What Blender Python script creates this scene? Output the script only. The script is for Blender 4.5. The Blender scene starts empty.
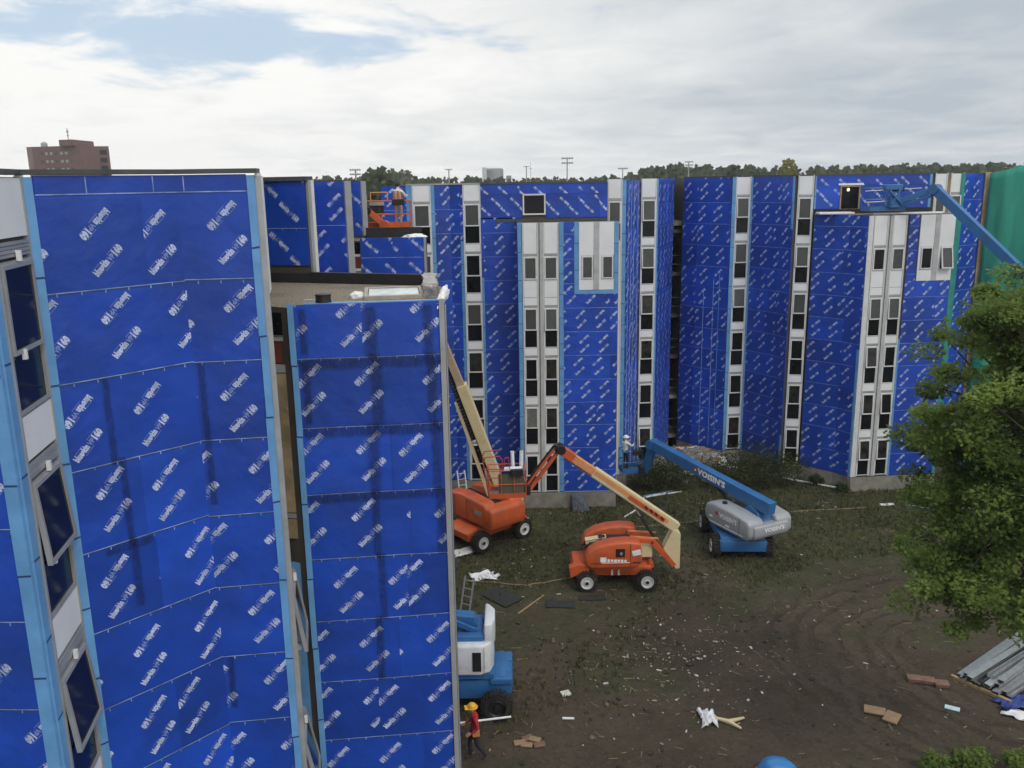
import bpy, bmesh, math, random
from mathutils import Vector, Matrix, noise
random.seed(7)
S = bpy.context.scene
COL = S.collection
R = math.radians
H = 16.0                                    # camera height over the courtyard
WZ = {}                                     # world position of each object's origin

# ------------------------------------------------------------------ materials
MATS = {}
def mat(name, col, rough=.7, metal=0., var=.15, scale=6., bump=.0, bscale=None, spec=.5, dirt=None, dirt_amt=.0, dirt_scale=1.5):
    if name in MATS: return MATS[name]
    m = bpy.data.materials.new(name); m.use_nodes = True
    nt = m.node_tree; N = nt.nodes; L = nt.links
    b = N['Principled BSDF']
    b.inputs['Roughness'].default_value = rough; b.inputs['Metallic'].default_value = metal
    b.inputs['Specular IOR Level'].default_value = spec
    tc = N.new('ShaderNodeTexCoord'); nz = N.new('ShaderNodeTexNoise')
    nz.inputs['Scale'].default_value = scale; nz.inputs['Detail'].default_value = 6
    L.new(tc.outputs['Object'], nz.inputs['Vector'])
    mr = N.new('ShaderNodeMapRange'); mr.inputs[1].default_value = .3; mr.inputs[2].default_value = .7
    mr.inputs[3].default_value = 1 - var; mr.inputs[4].default_value = 1 + var
    L.new(nz.outputs['Fac'], mr.inputs[0])
    mx = N.new('ShaderNodeMix'); mx.data_type = 'RGBA'; mx.blend_type = 'MULTIPLY'; mx.inputs[0].default_value = 1
    mx.inputs[6].default_value = (*col, 1); L.new(mr.outputs[0], mx.inputs[7])
    out = mx.outputs[2]
    if dirt:
        n2 = N.new('ShaderNodeTexNoise'); n2.inputs['Scale'].default_value = dirt_scale; n2.inputs['Detail'].default_value = 8
        n2.inputs['Roughness'].default_value = .65
        L.new(tc.outputs['Object'], n2.inputs['Vector'])
        m2 = N.new('ShaderNodeMapRange'); m2.inputs[1].default_value = .48; m2.inputs[2].default_value = .72
        m2.inputs[3].default_value = 0; m2.inputs[4].default_value = dirt_amt
        L.new(n2.outputs['Fac'], m2.inputs[0])
        x2 = N.new('ShaderNodeMix'); x2.data_type = 'RGBA'; x2.inputs[7].default_value = (*dirt, 1)
        L.new(m2.outputs[0], x2.inputs[0]); L.new(out, x2.inputs[6]); out = x2.outputs[2]
    L.new(out, b.inputs['Base Color'])
    if bump:
        bn = N.new('ShaderNodeTexNoise'); bn.inputs['Scale'].default_value = bscale or scale*3; bn.inputs['Detail'].default_value = 5
        L.new(tc.outputs['Object'], bn.inputs['Vector'])
        bp = N.new('ShaderNodeBump'); bp.inputs['Strength'].default_value = bump; bp.inputs['Distance'].default_value = .05
        L.new(bn.outputs['Fac'], bp.inputs['Height']); L.new(bp.outputs[0], b.inputs['Normal'])
    MATS[name] = m
    return m

DIRTC = (.05, .04, .03)
def blue(name, k, tint=0.):
    return mat(name, (.010*k + tint, .064*k + tint*.5, .44*k), .42, 0, .16, .9, .8, 1.7, .45, (.014, .03, .10), .4, .8)
BLUE = [blue('wrap_blue', 1.), blue('wrap_blue_fresh', 1.14), blue('wrap_blue_deep', .8), blue('wrap_blue_mid', .92)]
M_PRINT = mat('wrap_print', (.46, .53, .76), .6, 0, .3, 4)
M_PRINT2 = mat('wrap_print_faint', (.20, .27, .55), .6, 0, .1, 9)
M_SEAM = mat('seam_line', (.24, .33, .60), .6, 0, .5, 5)
M_TAPE = mat('flashing_blue', (.13, .33, .62), .4, 0, .14, 2, .2, 5, .4, (.08, .2, .42), .4, 1.2)
M_JOINT_SHADE = mat('joint_and_lap_shade', (.02, .05, .16), .6)  # dark tape joints; also the shade painted under the wrap laps
M_WHITE = mat('white_panel', (.78, .80, .82), .45, 0, .04, 3, 0, None, .4, (.4, .41, .4), .3, 1.5)
M_FRAME = mat('window_frame_white', (.66, .67, .67), .4, 0, .06, 5, 0, None, .5, (.35, .35, .33), .35, 3)
M_MULL = mat('mullion_grey', (.46, .47, .47), .5, 0, .1, 3, 0, None, .4, (.25, .24, .22), .4, 2)
M_GREY = mat('aluminium_grey', (.38, .39, .40), .45, .3, .08, 3, 0, None, .5, (.2, .2, .2), .4, 2)
M_TRIM = mat('dark_trim', (.06, .062, .065), .5, 0, .2, 4)
M_CONC = mat('concrete', (.25, .235, .21), .9, 0, .2, 2.5, .4, 14, .2, (.09, .08, .06), .7, 1.1)
M_TAN = mat('old_sheathing', (.30, .235, .14), .9, 0, .3, 2.2, .4, 9, .2, (.10, .075, .045), .8, 1.3)
M_SHE = mat('exposed_sheathing', (.42, .33, .2), .9, 0, .25, 2.2, .3, 9, .2, (.16, .12, .07), .6, 1.3)
M_BODY = mat('building_core', (.07, .06, .052), .9, 0, .25, 1)
M_MEMB = mat('roof_membrane', (.016, .016, .018), .75, 0, .3, 3, .3, 10)
M_GRAVEL = mat('roof_gravel', (.27, .235, .19), .95, 0, .45, 28, .8, 30, .2, (.12, .10, .08), .6, 1)
M_PANED = mat('glass_dark', (.006, .007, .009), .12, 0, .3, 1.5, 0, None, .2)
M_PANEG = mat('glass_screen_reflection', (.058, .066, .063), .25, 0, .12, 2.5, 0, None, .5)  # screen grey, with sky reflection painted into the pane colour
M_FILM = mat('glass_filmed', (.15, .16, .15), .35, 0, .3, 5)
M_PANED2 = mat('glass_dark_room', (.022, .022, .02), .15, 0, .8, 3, 0, None, .35)
M_RED = mat('red_brown_panel', (.13, .028, .02), .6, 0, .2, 3)
M_GREEN = None
M_STEEL = mat('galvanised_steel', (.42, .43, .44), .38, .6, .15, 5, 0, None, .5, (.12, .12, .12), .5, 2)
M_WOOD = mat('timber', (.34, .24, .13), .85, 0, .3, 6)
M_CARD = mat('cardboard', (.30, .20, .115), .9, 0, .15, 4)
M_BRICKR = mat('terracotta', (.19, .11, .08), .9, 0, .25, 6)
M_FOAM = mat('white_plastic_film', (.78, .79, .80), .5, 0, .15, 3, .5, 5)
M_FOIL = mat('foil_wrap', (.27, .25, .24), .3, .5, .4, 5, .8, 7)
M_RUB = mat('tyre_rubber', (.018, .017, .016), .85, 0, .3, 6, .4, 20, .3, (.09, .075, .055), .6, 4)
M_RIM = mat('wheel_rim', (.62, .63, .62), .5, 0, .12, 6, 0, None, .5, DIRTC, .4, 5)
M_ORANGE = mat('lift_orange', (.58, .105, .027), .42, 0, .10, 2, .0, None, .5, (.17, .08, .045), .65, 1.7)
M_PEACH = mat('boom_orange_worn', (.72, .30, .12), .5, 0, .12, 3, 0, None, .5, (.45, .2, .08), .5, 2)
M_CREAM = mat('lift_cream', (.70, .60, .36), .5, 0, .08, 2, 0, None, .5, (.3, .25, .15), .45, 2)
M_LBLUE = mat('lift_blue', (.028, .145, .37), .4, 0, .1, 2, 0, None, .5, (.05, .075, .12), .6, 1.8)
M_LGREY = mat('lift_grey', (.36, .38, .41), .4, .1, .06, 2, 0, None, .5, (.2, .2, .2), .4, 2)
M_LWHITE = mat('lift_white', (.68, .71, .74), .45, 0, .06, 2, 0, None, .5, (.3, .29, .27), .45, 2.5)
M_BLK = mat('black_parts', (.013, .013, .014), .5, 0, .3, 5)
M_DECAL = mat('decal_white', (.85, .85, .85), .5)
M_DECALR = mat('decal_red', (.5, .03, .03), .5)
M_SKIN = mat('skin', (.42, .24, .16), .6)
M_SHR = mat('shirt_red', (.42, .02, .025), .85, 0, .2, 12)
M_SHW = mat('shirt_white', (.68, .67, .64), .85, 0, .12, 12)
M_NAVY = mat('trousers_navy', (.02, .022, .035), .9, 0, .2, 12)
M_DENIM = mat('trousers_beige', (.40, .33, .28), .9, 0, .2, 12)
M_BOOT = mat('boots', (.05, .035, .02), .8)
M_HATY = mat('hat_yellow', (.75, .42, .02), .35)
M_HATW = mat('hat_white', (.75, .76, .76), .35)
M_HAIR = mat('hair_dark', (.012, .010, .009), .7)
M_VEST = mat('harness_orange', (.5, .2, .06), .7)
M_BRICK = mat('tower_brick', (.165, .088, .075), .9, 0, .12, .3)
M_BRICKL = mat('tower_brick_pale', (.22, .15, .13), .9, 0, .12, .3)
M_TARP = mat('blue_sheet', (.02, .05, .24), .5, 0, .2, 3, .5, 4)
M_LITTER = mat('litter_white', (.62, .60, .55), .9, 0, .3, 1)
M_MAT = mat('dark_sheet', (.022, .028, .024), .7, 0, .3, 4)
M_ROPE = mat('rope', (.26, .21, .12), .9)
M_BARK = mat('bark', (.07, .055, .04), .95, 0, .3, 6, .6, 14)

def two_side(name, col, var, tr=.35, scale=1.2):
    """leaf: diffuse + a little light through"""
    if name in MATS: return MATS[name]
    m = bpy.data.materials.new(name); m.use_nodes = True
    nt = m.node_tree; N = nt.nodes; L = nt.links
    N.remove(N['Principled BSDF'])
    tc = N.new('ShaderNodeTexCoord'); nz = N.new('ShaderNodeTexNoise'); nz.inputs['Scale'].default_value = scale
    nz.inputs['Detail'].default_value = 4
    L.new(tc.outputs['Object'], nz.inputs['Vector'])
    cr = N.new('ShaderNodeValToRGB')
    cr.color_ramp.elements[0].position = .3; cr.color_ramp.elements[1].position = .72
    cr.color_ramp.elements[0].color = (*[c*(1-var) for c in col], 1)
    cr.color_ramp.elements[1].color = (col[0]*(1+var*1.3), col[1]*(1+var), col[2]*(1+var*.5), 1)
    L.new(nz.outputs['Fac'], cr.inputs[0])
    d = N.new('ShaderNodeBsdfDiffuse'); t = N.new('ShaderNodeBsdfTranslucent'); mx = N.new('ShaderNodeMixShader')
    mx.inputs[0].default_value = tr
    L.new(cr.outputs[0], d.inputs[0]); L.new(cr.outputs[0], t.inputs[0])
    L.new(d.outputs[0], mx.inputs[1]); L.new(t.outputs[0], mx.inputs[2])
    L.new(mx.outputs[0], N['Material Output'].inputs[0])
    MATS[name] = m
    return m
M_LEAF = two_side('leaf_green', (.185, .275, .085), .5, .5, .9)
M_LEAF2 = two_side('leaf_dull', (.05, .075, .026), .4, .3, 1.2)
M_LEAF3 = two_side('leaf_far', (.10, .125, .085), .4, .2, .05)
M_LEAF4 = two_side('leaf_yellow', (.20, .20, .06), .35, .3, .1)
M_GRASS = two_side('grass_blades', (.10, .112, .055), .45, .3, .4)

def stain_mat():
    m = bpy.data.materials.new('primer_stain'); m.use_nodes = True
    nt = m.node_tree; N = nt.nodes; L = nt.links; b = N['Principled BSDF']
    b.inputs['Base Color'].default_value = (.007, .014, .045, 1); b.inputs['Roughness'].default_value = .6
    uv = N.new('ShaderNodeUVMap'); uv.uv_map = 'UVMap'
    tc = N.new('ShaderNodeTexCoord')
    n = N.new('ShaderNodeTexNoise'); n.inputs['Scale'].default_value = 5; n.inputs['Detail'].default_value = 10; n.inputs['Roughness'].default_value = .78; n.inputs['Distortion'].default_value = 1.2
    mp = N.new('ShaderNodeMapping'); mp.inputs['Scale'].default_value = (2.4, 2.4, 1.1); L.new(tc.outputs['Object'], mp.inputs[0]); L.new(mp.outputs[0], n.inputs['Vector'])
    sx = N.new('ShaderNodeSeparateXYZ'); L.new(uv.outputs[0], sx.inputs[0])
    def tri(o):
        a = N.new('ShaderNodeMath'); a.operation = 'SUBTRACT'; L.new(o, a.inputs[0]); a.inputs[1].default_value = .5
        c = N.new('ShaderNodeMath'); c.operation = 'ABSOLUTE'; L.new(a.outputs[0], c.inputs[0])
        e = N.new('ShaderNodeMapRange'); e.inputs[1].default_value = .5; e.inputs[2].default_value = .12
        e.inputs[3].default_value = 0; e.inputs[4].default_value = 1; L.new(c.outputs[0], e.inputs[0]); return e.outputs[0]
    p = N.new('ShaderNodeMath'); p.operation = 'MULTIPLY'; L.new(tri(sx.outputs[0]), p.inputs[0]); L.new(tri(sx.outputs[1]), p.inputs[1])
    q = N.new('ShaderNodeMath'); q.operation = 'MULTIPLY'; L.new(p.outputs[0], q.inputs[0]); L.new(n.outputs['Fac'], q.inputs[1])
    r = N.new('ShaderNodeMapRange'); r.inputs[1].default_value = .26; r.inputs[2].default_value = .58; r.inputs[4].default_value = .44
    L.new(q.outputs[0], r.inputs[0]); L.new(r.outputs[0], b.inputs['Alpha'])
    return m
M_STAIN = stain_mat()

def net_mat():
    m = bpy.data.materials.new('debris_net_green'); m.use_nodes = True
    nt = m.node_tree; N = nt.nodes; L = nt.links; b = N['Principled BSDF']
    b.inputs['Roughness'].default_value = .75
    tc = N.new('ShaderNodeTexCoord'); mp = N.new('ShaderNodeMapping'); mp.inputs['Scale'].default_value = (2.2, 2.2, .25)
    n = N.new('ShaderNodeTexNoise'); n.inputs['Scale'].default_value = .9; n.inputs['Detail'].default_value = 6
    L.new(tc.outputs['Object'], mp.inputs[0]); L.new(mp.outputs[0], n.inputs['Vector'])
    cr = N.new('ShaderNodeValToRGB'); cr.color_ramp.elements[0].position = .3; cr.color_ramp.elements[1].position = .7
    cr.color_ramp.elements[0].color = (.016, .19, .14, 1); cr.color_ramp.elements[1].color = (.035, .34, .25, 1)
    L.new(n.outputs['Fac'], cr.inputs[0]); L.new(cr.outputs[0], b.inputs['Base Color'])
    return m
M_NET = net_mat()
M_TEAL = mat('teal_strip', (.03, .26, .22), .7, 0, .15, 2)

# ------------------------------------------------------------------ mesh builder
class MB:
    def __init__(s, M=None):
        s.v = []; s.f = []; s.m = []; s.uv = {}; s.mats = []; s.M = M or Matrix()
    def mi(s, m):
        if m not in s.mats: s.mats.append(m)
        return s.mats.index(m)
    def poly(s, pts, m, uv=None):
        i = len(s.v); s.v += [s.M @ Vector(p) for p in pts]
        s.f.append(list(range(i, i+len(pts)))); s.m.append(s.mi(m))
        if uv: s.uv[len(s.f)-1] = uv
    def mesh(s, vs, fs, m):
        i = len(s.v); s.v += [s.M @ Vector(p) for p in vs]; k = s.mi(m)
        for f in fs: s.f.append([i+j for j in f]); s.m.append(k)
    def box(s, c, size, m, rz=0., T=None):
        x, y, z = [a/2 for a in size]
        vs = [(-x,-y,-z),(x,-y,-z),(x,y,-z),(-x,y,-z),(-x,-y,z),(x,-y,z),(x,y,z),(-x,y,z)]
        Q = T if T is not None else Matrix.Rotation(rz, 3, 'Z')
        s.mesh([Vector(c)+Q@Vector(v) for v in vs], [(0,3,2,1),(4,5,6,7),(0,1,5,4),(1,2,6,5),(2,3,7,6),(3,0,4,7)], m)
    def bar(s, p0, p1, w, h, m, w1=None, h1=None, up=(0,0,1)):
        p0 = Vector(p0); p1 = Vector(p1); d = (p1-p0).normalized(); up = Vector(up)
        if abs(d.dot(up)) > .98: up = Vector((0,1,0))
        x = d.cross(up).normalized(); y = x.cross(d)
        vs = []
        for p, a, b in ((p0, w/2, h/2), (p1, (w1 or w)/2, (h1 or h)/2)):
            vs += [p-x*a-y*b, p+x*a-y*b, p+x*a+y*b, p-x*a+y*b]
        s.mesh(vs, [(0,1,2,3),(7,6,5,4),(0,4,5,1),(1,5,6,2),(2,6,7,3),(3,7,4,0)], m)
    def cyl(s, p0, p1, r0, r1=None, m=None, n=10, cap=True):
        r1 = r0 if r1 is None else r1
        p0 = Vector(p0); p1 = Vector(p1); d = (p1-p0).normalized()
        up = Vector((0,0,1)) if abs(d.z) < .9 else Vector((1,0,0))
        x = d.cross(up).normalized(); y = x.cross(d)
        vs = []
        for p, r in ((p0, r0), (p1, r1)):
            vs += [p + (x*math.cos(2*math.pi*k/n) + y*math.sin(2*math.pi*k/n))*r for k in range(n)]
        fs = [(k, (k+1) % n, n+(k+1) % n, n+k) for k in range(n)]
        if cap: fs += [tuple(range(n-1, -1, -1)), tuple(range(n, 2*n))]
        s.mesh(vs, fs, m)
    def tube(s, pts, r, m, n=6):
        for a, b in zip(pts, pts[1:]): s.cyl(a, b, r, r, m, n)
    def prism(s, poly, y0, y1, m, y0s=None):
        """poly of (x,z) extruded along local y"""
        n = len(poly)
        vs = [(x, y0, z) for x, z in poly] + [(x, y1, z) for x, z in poly]
        fs = [tuple(range(n)), tuple(range(2*n-1, n-1, -1))] + [(k, n+k, n+(k+1) % n, (k+1) % n) for k in range(n)]
        s.mesh(vs, fs, m)
    def vprism(s, poly, z0, z1, m, mtop=None):
        """plan polygon (x,y) extruded upward"""
        n = len(poly)
        vs = [(x, y, z0) for x, y in poly] + [(x, y, z1) for x, y in poly]
        s.mesh(vs, [(k, (k+1) % n, n+(k+1) % n, n+k) for k in range(n)] + [tuple(range(n-1, -1, -1))], m)
        s.mesh(vs[n:], [tuple(range(n))], mtop or m)
    def revolve(s, c, axis, prof, m, n=20):
        """prof: list of (distance along axis, radius)"""
        c = Vector(c); d = Vector(axis).normalized()
        up = Vector((0,0,1)) if abs(d.z) < .9 else Vector((1,0,0))
        x = d.cross(up).normalized(); y = x.cross(d); vs = []; fs = []
        for t, r in prof:
            vs += [c + d*t + (x*math.cos(2*math.pi*k/n)+y*math.sin(2*math.pi*k/n))*max(r, 1e-4) for k in range(n)]
        for j in range(len(prof)-1):
            fs += [(j*n+k, j*n+(k+1) % n, (j+1)*n+(k+1) % n, (j+1)*n+k) for k in range(n)]
        s.mesh(vs, fs, m)
    def build(s, name, parent=None, origin=None, bevel=0., smooth=False, seg=2):
        if origin is None: origin = WZ[parent.name] if parent else Vector((0,0,0))
        origin = Vector(origin)
        me = bpy.data.meshes.new(name)
        me.from_pydata([v-origin for v in s.v], [], s.f)
        for m in s.mats: me.materials.append(m)
        for p, k in zip(me.polygons, s.m): p.material_index = k
        if s.uv:
            ul = me.uv_layers.new(name='UVMap')
            for fi, uvs in s.uv.items():
                for li, c in zip(me.polygons[fi].loop_indices, uvs): ul.data[li].uv = c
        if bevel or smooth:
            bm = bmesh.new(); bm.from_mesh(me)
            bmesh.ops.remove_doubles(bm, verts=bm.verts, dist=1e-5)
            bmesh.ops.recalc_face_normals(bm, faces=bm.faces)
            if bevel:
                es = [e for e in bm.edges if len(e.link_faces) == 2 and e.calc_face_angle(0) > .35]
                bmesh.ops.bevel(bm, geom=es, offset=bevel, segments=seg, affect='EDGES', profile=.5, clamp_overlap=True)
            bm.to_mesh(me); bm.free()
        if smooth:
            for p in me.polygons: p.use_smooth = True
            try: me.set_sharp_from_angle(angle=R(38))
            except Exception: pass
        me.validate()
        o = bpy.data.objects.new(name, me); COL.objects.link(o)
        if parent:
            o.parent = parent; o.location = origin - WZ[parent.name]
        else: o.location = origin
        WZ[o.name] = origin
        return o

def tag(o, label, cat, group=None, kind=None):
    if label: o['label'] = label
    if cat: o['category'] = cat
    if group: o['group'] = group
    if kind: o['kind'] = kind
    return o
def empty(name, loc, label=None, cat=None, group=None):
    o = bpy.data.objects.new(name, None); COL.objects.link(o); o.location = loc; o.empty_display_size = .3
    WZ[o.name] = Vector(loc)
    return tag(o, label, cat, group)
def structure(o): o['kind'] = 'structure'; return o

# ------------------------------------------------------------------ lettering
def text_polys(body, width, height, res=2, fat=.0):
    cu = bpy.data.curves.new('t', 'FONT'); cu.body = body; cu.size = 1; cu.resolution_u = res; cu.offset = fat; cu.space_character = 1 + fat*1.2
    o = bpy.data.objects.new('t', cu); COL.objects.link(o)
    dg = bpy.context.evaluated_depsgraph_get(); dg.update()
    me = bpy.data.meshes.new_from_object(o.evaluated_get(dg))
    xs = [v.co.x for v in me.vertices]; ys = [v.co.y for v in me.vertices]
    x0, x1, y0, y1 = min(xs), max(xs), min(ys), max(ys)
    P = [[((me.vertices[i].co.x-x0)/(x1-x0)*width, (me.vertices[i].co.y-y0)/(y1-y0)*height) for i in p.vertices] for p in me.polygons]
    bpy.data.objects.remove(o); bpy.data.curves.remove(cu); bpy.data.meshes.remove(me)
    return P
def fatten(P, k): return P
def logo(res):
    out = []
    k = 1 if res > 1 else 1.25
    for p in text_polys('blueskin', .325, (.135*k), res, .06 if res > 1 else .06): out.append(([(x-.33, y-.05) for x, y in p], 0))
    for p in text_polys('VP', .125, .10*k, res, .04): out.append(([(x+.015, y-.05) for x, y in p], 1))
    for p in text_polys('160', .18, .15*k, res, .075 if res > 1 else .07): out.append(([(x+.155, y-.07) for x, y in p], 0))
    rr = random.Random(3)
    for (xa, xb, y) in ((-.28, -.06, .082), (.06, .28, .078), (-.16, .05, -.084), (.14, .31, -.08)):   # small print lines
        x = xa
        while x < xb and res > 1:
            w = rr.uniform(.015, .04)
            out.append(([(x, y), (x+w, y), (x+w, y+.011), (x, y+.011)], 1)); x += w + .008
    return out
LOGO_HI, LOGO_LO = [[([(x*LS, y*LS) for x, y in p], c) for p, c in logo(q)] for q, LS in ((2, .76), (1, .84))]

def clip(poly, u0, u1, z0, z1):
    for ax, lim, sg in ((0, u0, 1), (0, u1, -1), (1, z0, 1), (1, z1, -1)):
        if not poly: return poly
        out = []
        for a, b in zip(poly, poly[1:]+poly[:1]):
            da = (a[ax]-lim)*sg; db = (b[ax]-lim)*sg
            if da >= 0: out.append(a)
            if (da >= 0) != (db >= 0):
                t = da/(da-db); out.append((a[0]+(b[0]-a[0])*t, a[1]+(b[1]-a[1])*t))
        poly = out
    return poly if len(poly) > 2 else None

class Seg:
    def __init__(s, p0, p1):
        s.p0 = Vector((*p0, 0)); d = Vector((p1[0]-p0[0], p1[1]-p0[1], 0)); s.L = d.length; s.u = d/s.L
        s.n = Vector((s.u.y, -s.u.x, 0))
    def P(s, u, z, o=0.): 
        q = s.p0 + s.u*u + s.n*o; return Vector((q.x, q.y, z))
    def az(s, a):
        """u where the vertical line at azimuth ratio a = x/y meets this wall"""
        return (a*s.p0.y - s.p0.x)/(s.u.x - a*s.u.y)
    def T(s): return Matrix((( s.u.x, s.n.x, 0), (s.u.y, s.n.y, 0), (0, 0, 1)))

ZREF = 14.73; ROLL = 1.16
def wrap(root, sg, u0, u1, z0, z1, orient=1, hi=False, seed=1, zref=ZREF, off=.03, stains=(), vseams=True, flip_rows=(), pitch=.93, name='building_wrap'):
    rng = random.Random(seed*977+13)
    mb = MB()
    def quad(a, b, c, d, o, m, uv=None):
        mb.poly([sg.P(a, c, o), sg.P(b, c, o), sg.P(b, d, o), sg.P(a, d, o)], m, uv)
    for e0, e1, a, b in ((u0, u0, z0, z1), (u1, u1, z0, z1)):      # returned edges give the sheet a thickness
        mb.poly([sg.P(e0, a, 0), sg.P(e0, a, off), sg.P(e0, b, off), sg.P(e0, b, 0)], BLUE[2])
    mb.poly([sg.P(u0, z1, 0), sg.P(u1, z1, 0), sg.P(u1, z1, off), sg.P(u0, z1, off)], BLUE[2])
    mb.poly([sg.P(u0, z0, 0), sg.P(u0, z0, off), sg.P(u1, z0, off), sg.P(u1, z0, 0)], BLUE[2])
    k0 = math.floor((zref - z1)/ROLL) - 1
    zt = zref - k0*ROLL
    LG = LOGO_HI if hi else LOGO_LO
    while zt > z0:
        zb = zt - ROLL; a, b = max(zb, z0), min(zt, z1)
        if b - a > .03:
            u = u0; sheets = []
            while u < u1 - .01:                               # the roll goes up in cut lengths
                e = min(u + (rng.uniform(.75, 1.9) if hi else rng.uniform(1.0, 3.0)), u1)
                if u1 - e < .3: e = u1
                sheets.append((u, e)); u = e
            for si, (ua, ub) in enumerate(sheets):
                quad(ua, ub, a, b, off + .0012*(si % 2), BLUE[rng.choice((0, 0, 1, 2, 3))])
                if ub < u1 and vseams and rng.random() < .7: quad(ub-.014, ub+.014, a, b, off+.002, BLUE[2])
            if b == zt and zt < z1 - .32:                     # lap line with its tick marks, and a dark strip painted as the lap's shade
                sgz = rng.uniform(-.012, .012)
                n = max(1, int((u1-u0)/.7)); zz = [zt + sgz + rng.uniform(-.006, .006) for _ in range(n+1)]
                lw = .005 if hi else .008
                for i in range(n):
                    if not hi and rng.random() < .08: continue
                    ua, ub = u0+(u1-u0)*i/n, u0+(u1-u0)*(i+1)/n
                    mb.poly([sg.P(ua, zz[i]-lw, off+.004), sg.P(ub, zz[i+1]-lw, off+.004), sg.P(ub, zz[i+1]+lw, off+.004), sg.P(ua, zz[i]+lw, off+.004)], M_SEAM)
                    if hi: mb.poly([sg.P(ua, zz[i]-lw-.02, off+.003), sg.P(ub, zz[i+1]-lw-.02, off+.003), sg.P(ub, zz[i+1]-lw, off+.003), sg.P(ua, zz[i]-lw, off+.003)], M_JOINT_SHADE)
                if hi:
                    t = u0 + rng.uniform(.05, .3)
                    while t < u1:
                        quad(t-.006, t+.006, zt-.05, zt-.008, off+.004, M_SEAM); t += .305
            orr = -orient if round(zt*100) in flip_rows else orient
            for (sa_, sb2) in sheets:
                ph = rng.uniform(0, pitch); ph2 = ph + (rng.choice((.06, .08, .1, .12)) if orient > 0 else .42)
                jz = rng.uniform(-.07, .07); ja = R(rng.uniform(-1.5, 1.5))
                for (zc, p, rot) in ((zb+.84+jz, ph, math.pi), (zb+.36+jz, ph2, 0)):
                    uc = sa_ - pitch + (p % pitch)
                    ang = (R(44.5) if orr > 0 else R(-42)) + rot + ja
                    ca, sa = math.cos(ang), math.sin(ang)
                    while uc < sb2 + .3:
                        if uc > sa_ - .3:
                            inside = uc-.3 > sa_ and uc+.3 < sb2 and zc-.3 > a and zc+.3 < b
                            for pl, c in LG:
                                q = [(uc+x*ca-y*sa, zc+x*sa+y*ca) for x, y in pl]
                                if not inside: q = clip(q, sa_, sb2, a, b)
                                if q: mb.poly([sg.P(x, z, off+.005) for x, z in q], (M_PRINT, M_PRINT2)[c])
                        uc += pitch
        zt = zb
    for (a, b, c, d) in stains:
        tall = (d-c) > (b-a); e = .09
        for p, q, k0, k1 in ((0, e, 0, .4), (e, -e, .4, .6), (-e, 0, .6, 1)):     # soft at the ends, even along the run
            lo_, hi_ = (c, d) if tall else (a, b)
            x0 = lo_+p if p >= 0 and k0 < .5 else hi_+p; x1 = lo_+q if q > 0 else hi_+q
            if tall: quad(a, b, x0, x1, off+.007, M_STAIN, ((0,k0),(1,k0),(1,k1),(0,k1)))
            else: quad(x0, x1, c, d, off+.007, M_STAIN, ((k0,0),(k1,0),(k1,1),(k0,1)))
    return mb.build(name, root)

def tape(root, sg, u0, u1, z0, z1, off=.045, step=1.22, thick=.04, m=None, seed=0):
    rng = random.Random(seed+int(u0*100)+int(z1*10)); mb = MB(); m = m or M_TAPE
    z = z1
    while z > z0 + .01:
        e = max(z - step*rng.uniform(.8, 1.15), z0)
        if e - z0 < .2: e = z0
        d = rng.uniform(0, .004); w = rng.uniform(-.006, .006)
        T = sg.T(); c = sg.P((u0+u1)/2+w, (z+e)/2, off-thick/2+d)
        mb.box(c, (abs(u1-u0), thick, z-e-.004), m, T=T)
        if e > z0:
            t = rng.uniform(-.02, .02)
            mb.poly([sg.P(u0, e-.012, off+.006), sg.P(u1, e-.012+t, off+.006), sg.P(u1, e+.012+t, off+.006), sg.P(u0, e+.012, off+.006)], M_JOINT_SHADE)
        z = e
    return mb.build('flashing_tape', root)

def slab(root, sg, u0, u1, z0, z1, m, name, off=.05, thick=.05, bevel=0, **kw):
    mb = MB(); mb.box(sg.P((u0+u1)/2, (z0+z1)/2, off-thick/2), (u1-u0, thick, z1-z0), m, T=sg.T())
    return mb.build(name, root, bevel=bevel, **kw)

def ring(mb, sg, u0, u1, z0, z1, w, o0, o1, m, tilt=0.):
    """rectangular frame; tilt swings the bottom edge outward"""
    H_ = z1 - z0
    def B(a, b, c, d):
        pts = []
        for o in (o0, o1):
            for (u, z) in ((a, c), (b, c), (b, d), (a, d)):
                k = (z1 - z)
                pts.append(sg.P(u, z1 - k*math.cos(tilt), o + k*math.sin(tilt)))
        mb.mesh(pts, [(3,2,1,0),(4,5,6,7),(0,1,5,4),(1,2,6,5),(2,3,7,6),(3,0,4,7)], m)
    B(u0, u0+w, z0, z1); B(u1-w, u1, z0, z1); B(u0+w, u1-w, z0, z0+w); B(u0+w, u1-w, z1-w, z1)
    return B
def pane(root, sg, u0, u1, z0, z1, off, m, tilt=0., ztop=None, name='pane'):
    mb = MB(); zt = ztop if ztop is not None else z1; pts = []
    for o in (off-.012, off):
        for (u, z) in ((u0, z0), (u1, z0), (u1, z1), (u0, z1)):
            k = zt - z; pts.append(sg.P(u, zt-k*math.cos(tilt), o+k*math.sin(tilt)))
    mb.mesh(pts, [(3,2,1,0),(4,5,6,7),(0,1,5,4),(1,2,6,5),(2,3,7,6),(3,0,4,7)], m)
    return mb.build(name, root)

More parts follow.
